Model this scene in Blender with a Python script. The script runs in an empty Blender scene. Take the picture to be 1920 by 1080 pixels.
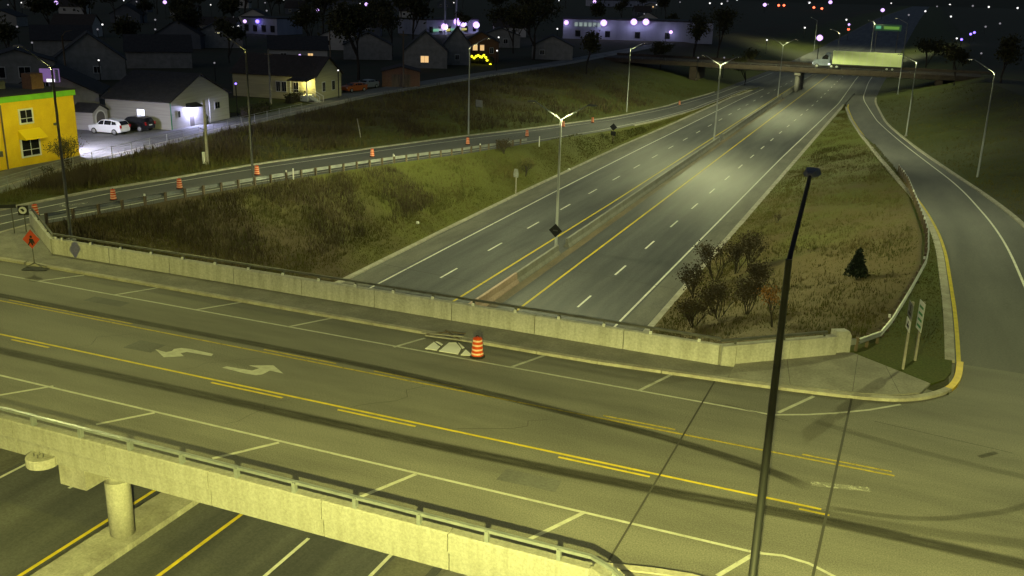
import bpy, math, random
import numpy as np
from mathutils import Matrix, Vector
random.seed(7); RNG = np.random.default_rng(7)
R = math.radians
scene = bpy.context.scene
COL = scene.collection

# ------------------------------------------------------------------ camera
CAM_H, F_PX, PITCH, ROLL, AZ = 16.65, 1807.0, R(17.33), R(1.51), R(22.41)
fw = Vector((-math.sin(AZ) * math.cos(PITCH), math.cos(AZ) * math.cos(PITCH), -math.sin(PITCH)))
rt0 = Vector((math.cos(AZ), math.sin(AZ), 0)); up0 = rt0.cross(fw)
rt = rt0 * math.cos(ROLL) + up0 * math.sin(ROLL); up = up0 * math.cos(ROLL) - rt0 * math.sin(ROLL)
cd = bpy.data.cameras.new('camera'); cam = bpy.data.objects.new('camera', cd); COL.objects.link(cam)
cam.matrix_world = Matrix(((rt.x, up.x, -fw.x, 0), (rt.y, up.y, -fw.y, 0), (rt.z, up.z, -fw.z, CAM_H), (0, 0, 0, 1)))
cd.sensor_width = 36; cd.lens = 36 * F_PX / 1920; cd.clip_start = .5; cd.clip_end = 12000
scene.camera = cam

# ------------------------------------------------------------------ world, moon, exposure
w = bpy.data.worlds.new('World'); scene.world = w; w.use_nodes = True
nt = w.node_tree; sky = nt.nodes.new('ShaderNodeTexSky'); sky.sky_type = 'NISHITA'; sky.sun_disc = False
sky.sun_elevation = R(25); sky.sun_rotation = R(200)
bg = nt.nodes['Background']; bg.inputs[1].default_value = .023
nt.links.new(sky.outputs[0], bg.inputs[0])
sd = bpy.data.lights.new('moon', 'SUN'); sd.energy = .012; sd.angle = R(.5); sd.color = (.8, .85, 1)
so = bpy.data.objects.new('moon', sd); COL.objects.link(so); so.rotation_euler = (R(55), 0, R(-20))
vs = scene.view_settings; vs.view_transform = 'Standard'; vs.look = 'None'; vs.exposure = 0; vs.gamma = 1
scene.cycles.use_denoising = True
scene.cycles.max_bounces = 4; scene.cycles.diffuse_bounces = 2; scene.cycles.transparent_max_bounces = 8
scene.cycles.sample_clamp_indirect = 4

# ------------------------------------------------------------------ survey: sight a point of the photograph on a level
def P(px, py, z=0.0):
    d = fw * F_PX + rt * (px - 960) - up * (py - 540)
    t = (z - CAM_H) / d.z
    return Vector((d.x * t, d.y * t, z))
HZ = -5.63; GZ = -.1
def zr(y):                                   # height of both ramps
    t = min(max((y - 58) / 137, 0), 1); return HZ * (.3 * t * t * (3 - 2 * t) + .7 * t)
def hz(y):                                   # height of the highway
    t = min(max((y - 290) / 700, 0), 1); return HZ + 5 * t * t * (3 - 2 * t)
def Pf(px, py, f):
    z = 0.
    for i in range(60):
        v = P(px, py, z); z = .5 * z + .5 * f(v.y)
    return P(px, py, z)
def Pd(px, py, y):                           # the point of a line of sight at a known distance y
    d = fw * F_PX + rt * (px - 960) - up * (py - 540)
    t = y / d.y
    return Vector((d.x * t, y, CAM_H + d.z * t))

# ------------------------------------------------------------------ materials
def mat(name, c1, c2=None, scale=1.0, rough=.85, metal=0.0, fine=0, bump=0, stretch=(1, 1, 1), emit=None, estr=0, spec=.3, detail=4, lo=.35, hi=.65, fs=9):
    m = bpy.data.materials.new(name); m.use_nodes = True; t = m.node_tree; b = t.nodes['Principled BSDF']
    b.inputs['Base Color'].default_value = (*c1, 1); b.inputs['Roughness'].default_value = rough; b.inputs['Metallic'].default_value = metal
    b.inputs['Specular IOR Level'].default_value = spec
    if emit: b.inputs['Emission Color'].default_value = (*emit, 1); b.inputs['Emission Strength'].default_value = estr
    tc = t.nodes.new('ShaderNodeTexCoord'); col = None
    if c2:
        mp = t.nodes.new('ShaderNodeMapping'); mp.inputs['Scale'].default_value = stretch; t.links.new(tc.outputs['Object'], mp.inputs[0])
        n = t.nodes.new('ShaderNodeTexNoise'); n.inputs['Scale'].default_value = scale; n.inputs['Detail'].default_value = detail; n.inputs['Roughness'].default_value = .62
        t.links.new(mp.outputs[0], n.inputs['Vector'])
        mr = t.nodes.new('ShaderNodeMapRange'); mr.inputs[1].default_value = lo; mr.inputs[2].default_value = hi; t.links.new(n.outputs['Fac'], mr.inputs[0])
        mx = t.nodes.new('ShaderNodeMix'); mx.data_type = 'RGBA'; mx.inputs[6].default_value = (*c1, 1); mx.inputs[7].default_value = (*c2, 1)
        t.links.new(mr.outputs[0], mx.inputs[0]); col = mx.outputs[2]
        if fine:
            n2 = t.nodes.new('ShaderNodeTexNoise'); n2.inputs['Scale'].default_value = fs; n2.inputs['Detail'].default_value = 6; n2.inputs['Roughness'].default_value = .75
            t.links.new(tc.outputs['Object'], n2.inputs['Vector'])
            m2 = t.nodes.new('ShaderNodeMapRange'); m2.inputs[1].default_value = .3; m2.inputs[2].default_value = .7; m2.inputs[3].default_value = 1 - fine; m2.inputs[4].default_value = 1 + fine
            t.links.new(n2.outputs['Fac'], m2.inputs[0])
            mu = t.nodes.new('ShaderNodeMix'); mu.data_type = 'RGBA'; mu.blend_type = 'MULTIPLY'; mu.inputs[0].default_value = 1
            t.links.new(col, mu.inputs[6]); t.links.new(m2.outputs[0], mu.inputs[7]); col = mu.outputs[2]
            if bump:
                bp = t.nodes.new('ShaderNodeBump'); bp.inputs['Strength'].default_value = bump; bp.inputs['Distance'].default_value = .05
                t.links.new(n2.outputs['Fac'], bp.inputs['Height']); t.links.new(bp.outputs[0], b.inputs['Normal'])
        t.links.new(col, b.inputs['Base Color'])
    return m
def stain_mat(name, c, amount, seed):        # worn paint or oil: breaks up with noise, fades to the ribbon's edge (UV.y)
    m = bpy.data.materials.new(name); m.use_nodes = True; t = m.node_tree; b = t.nodes['Principled BSDF']
    b.inputs['Base Color'].default_value = (*c, 1); b.inputs['Roughness'].default_value = .8
    tc = t.nodes.new('ShaderNodeTexCoord'); mp = t.nodes.new('ShaderNodeMapping'); mp.inputs['Scale'].default_value = (.25, 1.6, 1); mp.inputs['Location'].default_value = (seed, seed, 0)
    t.links.new(tc.outputs['Object'], mp.inputs[0])
    n = t.nodes.new('ShaderNodeTexNoise'); n.inputs['Scale'].default_value = 1.4; n.inputs['Detail'].default_value = 7; n.inputs['Roughness'].default_value = .7; t.links.new(mp.outputs[0], n.inputs['Vector'])
    s = t.nodes.new('ShaderNodeSeparateXYZ'); t.links.new(tc.outputs['UV'], s.inputs[0])
    a = t.nodes.new('ShaderNodeMath'); a.operation = 'SUBTRACT'; a.inputs[1].default_value = .5; t.links.new(s.outputs[1], a.inputs[0])
    a2 = t.nodes.new('ShaderNodeMath'); a2.operation = 'ABSOLUTE'; t.links.new(a.outputs[0], a2.inputs[0])
    a3 = t.nodes.new('ShaderNodeMapRange'); a3.interpolation_type = 'SMOOTHSTEP'; a3.inputs[1].default_value = .5; a3.inputs[2].default_value = .22; t.links.new(a2.outputs[0], a3.inputs[0])
    e = t.nodes.new('ShaderNodeMapRange'); e.interpolation_type = 'SMOOTHSTEP'; e.inputs[1].default_value = 0; e.inputs[2].default_value = .1; t.links.new(s.outputs[0], e.inputs[0])
    e2 = t.nodes.new('ShaderNodeMapRange'); e2.interpolation_type = 'SMOOTHSTEP'; e2.inputs[1].default_value = 1; e2.inputs[2].default_value = .85; t.links.new(s.outputs[0], e2.inputs[0])
    r2 = t.nodes.new('ShaderNodeMapRange'); r2.inputs[1].default_value = .25; r2.inputs[2].default_value = .6; r2.inputs[3].default_value = .45; t.links.new(n.outputs['Fac'], r2.inputs[0])
    o = a3.outputs[0]
    for q in (e.outputs[0], e2.outputs[0], r2.outputs[0]):
        k = t.nodes.new('ShaderNodeMath'); k.operation = 'MULTIPLY'; t.links.new(o, k.inputs[0]); t.links.new(q, k.inputs[1]); o = k.outputs[0]
    k = t.nodes.new('ShaderNodeMath'); k.operation = 'MULTIPLY'; k.inputs[1].default_value = amount; t.links.new(o, k.inputs[0]); t.links.new(k.outputs[0], b.inputs['Alpha'])
    return m
def worn(name, c, keep=.75):                 # thin road paint with gaps where it has worn away
    m = mat(name, c, tuple(v * .75 for v in c), 2.5, .75)
    t = m.node_tree; b = t.nodes['Principled BSDF']; tc = t.nodes.new('ShaderNodeTexCoord')
    n = t.nodes.new('ShaderNodeTexNoise'); n.inputs['Scale'].default_value = 3.5; n.inputs['Detail'].default_value = 8; n.inputs['Roughness'].default_value = .8; t.links.new(tc.outputs['Object'], n.inputs['Vector'])
    r = t.nodes.new('ShaderNodeMapRange'); r.inputs[1].default_value = .62 - keep * .45; r.inputs[2].default_value = .8 - keep * .45; r.inputs[3].default_value = .25; t.links.new(n.outputs['Fac'], r.inputs[0]); t.links.new(r.outputs[0], b.inputs['Alpha'])
    return m
M = dict(
    pine=mat('asphalt_street', (.105, .102, .095), (.165, .16, .145), .22, .8, fine=.55, bump=.2, stretch=(.35, 1.6, 1), fs=19),
    hwy=mat('asphalt_highway', (.052, .054, .062), (.105, .107, .112), .3, .75, fine=.3, bump=.2, stretch=(1.5, .12, 1)),
    ramp=mat('asphalt_ramp', (.075, .076, .08), (.115, .115, .115), .25, .8, fine=.3, bump=.2, stretch=(1.2, .2, 1)),
    street=mat('asphalt_lane', (.14, .14, .135), (.22, .22, .21), .3, .85, fine=.3),
    shoulder=mat('shoulder', (.10, .098, .09), (.15, .145, .13), .5, .85, fine=.3, stretch=(1.5, .3, 1)),
    conc=mat('concrete', (.34, .33, .30), (.22, .21, .19), .9, .85, fine=.25, bump=.15, stretch=(1, 1, .35)),
    conc_w=mat('concrete_wall_lit', (.47, .46, .43), (.33, .32, .28), 1.1, .85, fine=.25, bump=.12, stretch=(2.6, 1, .22), lo=.42, hi=.75),  # far wall paler than the near parapet; strong lamplight put into its colour
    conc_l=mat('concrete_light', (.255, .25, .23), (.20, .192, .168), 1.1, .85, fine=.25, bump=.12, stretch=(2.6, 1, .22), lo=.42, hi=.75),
    walk_l=mat('concrete_corner', (.27, .26, .23), (.20, .19, .17), .7, .9, fine=.25, bump=.15),
    walk=mat('concrete_walk', (.17, .165, .15), (.24, .23, .21), .7, .9, fine=.25, bump=.15),
    kerb=mat('concrete_kerb', (.40, .38, .32), (.27, .25, .21), 1.2, .85, fine=.2),
    conc_pinklit=mat('concrete_pink_lit', (.52, .38, .31), (.36, .26, .21), .8, .85, fine=.25, stretch=(1, .3, 1)),  # concrete with the pink light near the bridge put into its colour
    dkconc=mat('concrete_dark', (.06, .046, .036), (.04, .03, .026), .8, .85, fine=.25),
    medgut=mat('gutter_dirt', (.19, .15, .10), (.12, .10, .075), .8, .9, fine=.3, stretch=(1, .3, 1)),
    grass=mat('grass_ground', (.05, .075, .010), (.07, .075, .016), .13, .95, fine=.45, bump=.6, detail=7),
    brush=mat('brush_ground', (.055, .043, .020), (.045, .047, .014), .16, .95, fine=.5, bump=.7, detail=7),
    dirt=mat('lawn_dark', (.035, .042, .014), (.05, .04, .02), .1, .95, fine=.4, detail=6),
    white_p=worn('paint_white', (.70, .70, .64), .85), white_w=worn('paint_white_worn', (.5, .5, .45), .3), white_d=worn('paint_white_dull', (.46, .46, .41), .8), yel_p=worn('paint_yellow', (.64, .50, .03), .85), yel_w=worn('paint_yellow_worn', (.45, .35, .04), .68),
    yel_k=mat('paint_kerb_yellow', (.80, .56, .02), (.66, .44, .02), 2, .6),
    seal=mat('joint_sealant', (.045, .043, .04), None, rough=.7),
    steel=mat('galvanised', (.36, .37, .36), (.26, .27, .27), 1.3, .5, .35, stretch=(1, 1, .3)),
    alu=mat('aluminium_rail', (.27, .29, .30), (.20, .22, .23), 2, .45, .4),
    shadepole=mat('pole_shaded', (.009, .010, .012), None, rough=.55), dark=mat('dark_metal', (.02, .021, .022), None, rough=.5), dk_steel=mat('weathered_steel', (.13, .13, .12), (.08, .08, .075), 2, .6, .3),  # foreground pole blackened so its unlit side reads dark
    wood=mat('weathered_wood', (.16, .12, .08), (.09, .07, .05), 3, .85, stretch=(1, 1, .2)),
    palewood=mat('pale_post', (.36, .34, .30), (.24, .22, .19), 3, .8),
    orange=mat('drum_orange', (.62, .075, .012), (.5, .055, .01), 4, .45), drumw=mat('drum_white', (.80, .50, .34), None, rough=.35), rubber=mat('rubber', (.018, .018, .018), None, rough=.8),
    sign_o=mat('sign_orange', (.42, .05, .02), None, rough=.5), black=mat('black', (.01, .01, .01), None, rough=.6), white=mat('white', (.75, .75, .72), None, rough=.5),
    green_s=mat('sign_green', (.02, .22, .07), None, rough=.4), sign_b=mat('sign_back', (.24, .25, .25), (.17, .17, .17), 3, .5, .3),
    yellow_w=mat('wall_yellow', (.74, .50, .012), (.66, .42, .012), .8, .8, fine=.08), green_w=mat('fascia_green', (.20, .55, .03), (.16, .45, .03), 1, .7),
    awn=mat('awning_yellow', (.85, .60, .01), None, rough=.6), siding=mat('siding_pale', (.42, .41, .39), (.34, .33, .32), 1, .75, stretch=(.2, .2, 5)), siding_y=mat('siding_cream', (.45, .42, .25), (.36, .33, .2), 1, .75, stretch=(.2, .2, 5)),
    siding_d=mat('siding_grey', (.25, .25, .24), (.18, .18, .17), 1, .8), roof=mat('shingle_dark', (.03, .03, .032), (.045, .044, .044), 2, .9, fine=.3), roof2=mat('shingle_brown', (.04, .033, .028), (.055, .045, .04), 2, .9, fine=.3),
    trim=mat('trim_white', (.6, .6, .57), None, rough=.6), glass=mat('window_glass', (.012, .013, .016), None, rough=.12, spec=.5), door=mat('door', (.12, .11, .10), None, rough=.6),
    brick=mat('brick_orange', (.21, .115, .065), (.15, .08, .05), 5, .85),
    lit_w=mat('window_lit', (.5, .5, .5), None, emit=(.75, .78, 1), estr=2.2), lit_y=mat('window_warm', (.5, .4, .3), None, emit=(1, .62, .25), estr=.9),
    carw=mat('car_white', (.72, .73, .74), None, rough=.25, spec=.5), cark=mat('car_black', (.012, .012, .014), None, rough=.2, spec=.5), car_lit=mat('car_orange_lit', (.30, .08, .02), None, rough=.3), cars=mat('car_silver', (.22, .24, .27), None, rough=.3),  # orange car body: orange lamplight put into its colour
    trailer=mat('trailer_green_lit', (.60, .68, .36), (.52, .60, .30), .5, .5), tail=mat('tail_red', (.3, .01, .01), None, rough=.3), head=mat('headlamp', (.7, .7, .75), None, emit=(.8, .9, 1), estr=1.2),  # trailer base tinted green for the greenish light falling on it
    bark=mat('bark', (.05, .04, .03), (.03, .025, .02), 4, .9), twig=mat('twig', (.045, .038, .026), None, rough=.9),
    leaf=mat('leaf_dark', (.035, .042, .014), (.05, .045, .018), .8, .9), leaf_o=mat('leaf_orange', (.30, .15, .03), (.20, .09, .02), 2, .8), needle=mat('needle', (.012, .020, .012), (.018, .028, .014), 3, .9),
    weed=mat('weed', (.10, .080, .033), (.085, .092, .024), .3, .95), blade=mat('grass_blade', (.082, .088, .019), (.105, .09, .026), .2, .9), dryweed=mat('weed_dark', (.05, .038, .024), (.07, .056, .028), .4, .95),
    bluegrey=mat('panel_bluegrey', (.16, .19, .25), (.12, .14, .19), 1, .7), comm=mat('commercial_wall', (.32, .33, .42), (.24, .25, .33), .3, .7, stretch=(1, 1, .2)), comm2=mat('commercial_dark', (.10, .11, .13), (.07, .08, .10), .3, .8))
def emis(name, c, s): return mat(name, (.1, .1, .1), None, emit=c, estr=s)
E_ = dict(white=emis('light_white', (1, .98, .95), 1.6), violet=emis('light_violet', (.66, .42, 1), 2.0), blue=emis('light_blue', (.22, .14, 1), 4), warm=emis('light_warm', (1, .8, .5), 2.2), red=emis('light_red', (1, .12, .05), 5), dim=emis('light_dim', (.75, .72, .8), .3), yellow=emis('light_yellow', (1, .9, .02), 2.2), green=emis('light_green', (.3, 1, .5), 1.5), lens=emis('lamp_lens', (1, .95, .5), 12))

def veg_mat(name, brown, green, axis, a, b, soft=.45):   # brown weeds giving way to green grass along one direction, broken by noise
    m = mat(name, brown, green, .16, .95, fine=.45, bump=.7, detail=7); t = m.node_tree
    mr = [n for n in t.nodes if n.type == 'MAP_RANGE'][0]; ns = [n for n in t.nodes if n.type == 'TEX_NOISE'][0]; tc = [n for n in t.nodes if n.type == 'TEX_COORD'][0]
    sp = t.nodes.new('ShaderNodeSeparateXYZ'); t.links.new(tc.outputs['Object'], sp.inputs[0]); g = t.nodes.new('ShaderNodeMapRange'); g.clamp = True
    g.inputs[1].default_value = a; g.inputs[2].default_value = b; g.inputs[3].default_value = -soft; g.inputs[4].default_value = soft; t.links.new(sp.outputs[axis], g.inputs[0])
    ad = t.nodes.new('ShaderNodeMath'); ad.operation = 'ADD'; t.links.new(ns.outputs['Fac'], ad.inputs[0]); t.links.new(g.outputs[0], ad.inputs[1]); t.links.new(ad.outputs[0], mr.inputs[0])
    return m
M['hwy'].node_tree.nodes['Principled BSDF'].inputs['Roughness'].default_value = .7
M['verge_l'] = veg_mat('verge_left', (.070, .053, .027), (.094, .100, .021), 1, 46, 98)
M['verge_r'] = veg_mat('verge_right', (.098, .074, .028), (.092, .105, .018), 1, 40, 185, .3)
M['bank_r'] = veg_mat('bank_right', (.036, .034, .013), (.045, .055, .010), 0, 22, 0, .3)
M['bank_l'] = veg_mat('bank_left', (.058, .048, .024), (.066, .078, .016), 0, -74, -52, .3)

# ------------------------------------------------------------------ mesh helpers
class MB:
    def __init__(s): s.v = []; s.f = []
    def add(s, vs, fs):
        o = len(s.v); s.v += [tuple(q) for q in vs]; s.f += [tuple(i + o for i in q) for q in fs]; return s
    def box(s, a, b, rot=0, piv=None):
        x0, y0, z0 = a; x1, y1, z1 = b
        v = [Vector(q) for q in ((x0, y0, z0), (x1, y0, z0), (x1, y1, z0), (x0, y1, z0), (x0, y0, z1), (x1, y0, z1), (x1, y1, z1), (x0, y1, z1))]
        if rot:
            p = Vector(piv if piv else (0, 0, 0)); m = Matrix.Rotation(rot, 3, 'Z'); v = [m @ (q - p) + p for q in v]
        return s.add(v, [(0, 3, 2, 1), (4, 5, 6, 7), (0, 1, 5, 4), (1, 2, 6, 5), (2, 3, 7, 6), (3, 0, 4, 7)])
    def beam(s, a, b, wd, ht, roll=0):               # a box along a segment
        a = Vector(a); b = Vector(b); d = (b - a).normalized(); sd_ = d.cross(Vector((0, 0, 1)))
        if sd_.length < 1e-3: sd_ = Vector((1, 0, 0))
        sd_.normalize(); u = sd_.cross(d).normalized()
        if roll: sd_, u = sd_ * math.cos(roll) + u * math.sin(roll), u * math.cos(roll) - sd_ * math.sin(roll)
        v = []
        for c in (a, b): v += [c - sd_ * wd / 2 - u * ht / 2, c + sd_ * wd / 2 - u * ht / 2, c + sd_ * wd / 2 + u * ht / 2, c - sd_ * wd / 2 + u * ht / 2]
        return s.add(v, [(0, 1, 2, 3), (7, 6, 5, 4), (0, 4, 5, 1), (1, 5, 6, 2), (2, 6, 7, 3), (3, 7, 4, 0)])
    def tube(s, pts, rad, n=8):
        pts = [Vector(p) for p in pts]; rad = rad if isinstance(rad, (list, tuple)) else [rad] * len(pts); v = []; f = []
        for i, p in enumerate(pts):
            d = (pts[min(i + 1, len(pts) - 1)] - pts[max(i - 1, 0)]).normalized(); a = d.cross(Vector((0, 0, 1)))
            if a.length < 1e-3: a = Vector((1, 0, 0))
            a.normalize(); b = d.cross(a)
            v += [p + (a * math.cos(k * math.tau / n) + b * math.sin(k * math.tau / n)) * rad[i] for k in range(n)]
        for i in range(len(pts) - 1):
            for k in range(n): f.append((i * n + k, i * n + (k + 1) % n, (i + 1) * n + (k + 1) % n, (i + 1) * n + k))
        f.append(tuple(range(n))); f.append(tuple(range((len(pts) - 1) * n + n - 1, (len(pts) - 1) * n - 1, -1)))
        return s.add(v, f)
    def lathe(s, c, prof, n=16, sq=1):
        c = Vector(c); v = []; f = []
        for r_, z in prof: v += [c + Vector((r_ * math.cos(k * math.tau / n), r_ * sq * math.sin(k * math.tau / n), z)) for k in range(n)]
        for i in range(len(prof) - 1):
            for k in range(n): f.append((i * n + k, i * n + (k + 1) % n, (i + 1) * n + (k + 1) % n, (i + 1) * n + k))
        f.append(tuple(range(n - 1, -1, -1))); f.append(tuple(range((len(prof) - 1) * n, len(prof) * n)))
        return s.add(v, f)
    def prism(s, poly, z0, z1):
        n = len(poly); g = lambda p, z: (p[0], p[1], z + (p[2] if len(p) > 2 else 0))
        return s.add([g(p, z0) for p in poly] + [g(p, z1) for p in poly], [tuple(range(n - 1, -1, -1)), tuple(range(n, 2 * n))] + [(i, (i + 1) % n, n + (i + 1) % n, n + i) for i in range(n)])
    def extr(s, pts, o):                              # any planar outline pushed along o
        n = len(pts); o = Vector(o); pts = [Vector(p) for p in pts]
        return s.add(pts + [p + o for p in pts], [tuple(range(n - 1, -1, -1)), tuple(range(n, 2 * n))] + [(i, (i + 1) % n, n + (i + 1) % n, n + i) for i in range(n)])
    def ribbon(s, pts, wd, dz=0, th=0):               # flat strip following 3-D points
        pts = [Vector(p) for p in pts]; v = []; n = len(pts)
        for i, p in enumerate(pts):
            d = pts[min(i + 1, n - 1)] - pts[max(i - 1, 0)]; d.z = 0; d.normalize(); a = Vector((-d.y, d.x, 0)) * wd / 2; z = Vector((0, 0, dz))
            v += [p - a + z, p + a + z]
        s.add(v, [(2 * i, 2 * i + 2, 2 * i + 3, 2 * i + 1)[::-1] if 0 else (2 * i, 2 * i + 1, 2 * i + 3, 2 * i + 2)[::-1] for i in range(n - 1)])
        if th:
            z = Vector((0, 0, th)); v2 = [q - z for q in v]
            s.add(v + v2, [(2 * i, 2 * i + 2, 2 * n + 2 * i + 2, 2 * n + 2 * i) for i in range(n - 1)] + [(2 * i + 1, 2 * n + 2 * i + 1, 2 * n + 2 * i + 3, 2 * i + 3) for i in range(n - 1)] + [(0, 2 * n, 2 * n + 1, 1), (2 * n - 2, 2 * n - 1, 4 * n - 1, 4 * n - 2)])
        return s
    def build(s, name, m, parent=None, smooth=False, loc=None):
        me = bpy.data.meshes.new(name); me.from_pydata(s.v, [], s.f); me.update(); me.materials.append(M[m] if isinstance(m, str) else m)
        if smooth: me.polygons.foreach_set('use_smooth', [True] * len(me.polygons))
        o = bpy.data.objects.new(name, me); COL.objects.link(o)
        if parent: o.parent = parent
        if loc: o.location = loc
        return o
def tag(o, label=None, cat=None, group=None, kind=None):
    if label: o['label'] = label
    if cat: o['category'] = cat
    if group: o['group'] = group
    if kind: o['kind'] = kind
    return o
def thing(name, label, cat, loc=(0, 0, 0), rz=0, group=None):
    o = bpy.data.objects.new(name, None); COL.objects.link(o); o.location = loc; o.rotation_euler.z = rz; o.empty_display_size = .3
    return tag(o, label, cat, group)
def copy_tree(o, parent=None):
    c = o.copy(); COL.objects.link(c); c.parent = parent
    for ch in list(o.children): copy_tree(ch, c)
    return c
def struct(mb, name, m, parent=None, smooth=False):
    o = mb.build(name, m, parent, smooth)
    if not parent: o['kind'] = 'structure'
    return o
def lamp_light(parent, loc, kind, energy, color, size=.15, cone=150, blend=.6, rot=None, wing=0):
    d = bpy.data.lights.new('lamp_light', kind); d.energy = energy; d.color = color; d.shadow_soft_size = size
    if kind == 'SPOT':
        d.spot_size = R(cone); d.spot_blend = blend
        if wing:                                       # roadway optics: throws more light sideways than straight down
            d.use_nodes = True; t = d.node_tree; e = t.nodes['Emission']; tc = t.nodes.new('ShaderNodeTexCoord'); sx = t.nodes.new('ShaderNodeSeparateXYZ')
            t.links.new(tc.outputs['Normal'], sx.inputs[0]); a = t.nodes.new('ShaderNodeMath'); a.operation = 'ABSOLUTE'; t.links.new(sx.outputs[2], a.inputs[0])
            b = t.nodes.new('ShaderNodeMath'); b.operation = 'MAXIMUM'; b.inputs[1].default_value = .22; t.links.new(a.outputs[0], b.inputs[0])
            c = t.nodes.new('ShaderNodeMath'); c.operation = 'POWER'; c.inputs[1].default_value = -wing; t.links.new(b.outputs[0], c.inputs[0]); t.links.new(c.outputs[0], e.inputs['Strength'])
    o = bpy.data.objects.new('lamp_light', d); COL.objects.link(o); o.location = loc; o.parent = parent
    if rot: o.rotation_euler = rot
    return o

# ------------------------------------------------------------------ the land: cross-sections along the highway
def curve(pts, s=0):
    ys = [p[0] for p in pts]; xs = [p[1] for p in pts]
    g = np.arange(-90, 420, .5); k = max(int(s * 2), 0); v = np.interp(np.arange(-90 - k * .5, 420 + k * .5, .5)[:len(g) + 2 * k], ys, xs)
    if k: v = np.convolve(v, np.ones(2 * k + 1) / (2 * k + 1), 'valid')
    v = v.tolist(); n = len(v) - 2
    def f(y):
        u = min(max((y + 90) * 2, 0), n); i = int(u); return v[i] + (v[i + 1] - v[i]) * (u - i)
    return f
cS = curve([(-80, -64), (40, -64), (48, -65), (54, -66.8), (68, -70.5), (92, -74.1), (132, -78.8), (166, -78.4), (213, -76.5), (400, -80)])
cB = curve([(-80, -62), (44, -61.3), (53, -61), (61, -60), (66, -59.5), (76, -59.2), (93, -57), (113, -54.8), (130, -52), (161, -48.6), (201, -46.8), (227, -44.6), (313, -43.6), (400, -43)], 6)
cC = curve([(-80, -48.5), (43, -48.5), (47.6, -55.7), (50, -55.0), (56.5, -53.6), (67, -52.3), (76, -51), (87, -49.2), (98, -47), (112, -45.3), (137, -42.6), (160, -41.4), (200, -40.8), (235, -39.6), (248, -38), (260, -37.2), (400, -37)])
cD = curve([(-80, -39.6), (61, -39.6), (80, -40), (100, -40.3), (140, -40.2), (175, -39.5), (220, -38.9), (248, -37.2), (400, -36.8)])
cE = curve([(-80, -15.2), (400, -15.2)])
cF = curve([(-80, -7.4), (43, -7.4), (46.8, -1.9), (49.6, -.5), (54.7, .3), (67, 1.5), (78, 1.5), (108, -.5), (120, -1.8), (150, -5.5), (185, -11), (218, -14.6), (400, -14.8)])
cG = curve([(-80, 3), (44, 3.2), (52, 3.3), (63, 3.1), (75, 2.9), (87, 2), (97, .9), (118.5, -1.9), (171, -8.7), (218, -14.4), (400, -14.6)], 6)
cH = curve([(-80, 30), (40, 26), (48, 14), (60, 11), (72, 10.3), (86, 9.2), (100, 7.6), (118, 4.7), (146, .5), (190, -5.4), (232, -9.8), (276, -10.3), (400, -10.5)], 10)
cK = curve([(-80, 60), (60, 26), (90, 26), (130, 24), (190, 18), (230, 12), (400, 14)])
def land(x, y):
    """ground height away from the roads"""
    zb = zr(y) + .09; hw = hz(y) + .08
    if y < 43: zc = -.95; zf = -.95
    else: t = min((y - 43) / 4, 1); zc = -.95 * (1 - t) + (zb - .05) * t; zf = -.95 * (1 - t) + zb * t
    gz = GZ
    if y > 215: zb = zc = zf = hw
    xs = [cS(y), cB(y) - .25, cC(y) + .3, cD(y) - .2, cE(y) + .2, cF(y), cG(y) - .3, cH(y) + .3, cK(y)]
    zs = [gz, zb if y > 43 else -.15, zc, hw, hw, zf, zb if y > 43 else -.15, zb if y > 43 else -.15, gz + .4]
    return float(np.interp(x, xs, zs))
def noise2(x, y, s):
    return (math.sin(x * s * 1.3 + 1.7 * math.sin(y * s * .9)) + math.sin(y * s * 1.1 + 2.1 * math.sin(x * s * .7 + 1)) + .5 * math.sin((x + y) * s * 2.7)) / 2.5
YS = [-80, -60, -40] + list(np.arange(-30, 43, 3.)) + list(np.arange(43, 130, 1.)) + list(np.arange(130, 250, 2.5)) + list(np.arange(250, 420, 8.)) + [450, 500, 560, 640, 760, 900, 1100, 1400, 1900, 2600, 3600]
def strip(name, ca, cb, nx, m, amp=0, y0=-80, y1=3000, kind='structure', power=1):
    v = []; ys = [y for y in YS if y0 <= y <= y1]
    for y in ys:
        a, b = ca(y), cb(y)
        for i in range(nx + 1):
            t = i / nx; x = a + (b - a) * (t ** power); e = min(t, 1 - t) * 4; z = land(x, y)
            if amp and 0 < t < 1: z += amp * min(e, 1) * (noise2(x, y, .5) + .6 * noise2(x, y, 1.7))
            v.append((x, y, z))
    n = nx + 1; f = [(j * n + i, j * n + i + 1, (j + 1) * n + i + 1, (j + 1) * n + i) for j in range(len(ys) - 1) for i in range(nx)]
    o = MB().add(v, f).build(name, m, None, True); o['kind'] = kind; return o
off = lambda c, d: (lambda y: c(y) + d)
strip('ground_left', lambda y: -3600., cS, 24, 'dirt', 0, power=.12)
strip('embankment_left', cS, off(cB, -.25), 14, 'bank_l', .22)
strip('verge_left', off(cC, .3), off(cD, -.2), 14, 'verge_l', .16, 43, 250)
strip('slope_under_bridge_left', off(cB, -.25), off(cD, -.2), 8, 'conc', 0, -80, 43)
strip('slope_under_bridge_right', off(cE, .2), cF, 6, 'conc', 0, -80, 43)
strip('verge_right', off(cE, .2), cF, 14, 'verge_r', .15, 43, 222)
strip('grass_strip', cF, off(cG, -.3), 4, 'grass', .03, 46, 222)
strip('ground_corner', cF, off(cG, -.3), 4, 'dirt', 0, -80, 46)
strip('ground_under_street', off(cG, -.3), off(cH, .3), 4, 'dirt', 0, -80, 43)
strip('embankment_right', off(cH, .3), cK, 12, 'bank_r', .18)
strip('ground_right', cK, lambda y: 3600., 24, 'dirt', 0, power=8)

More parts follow.
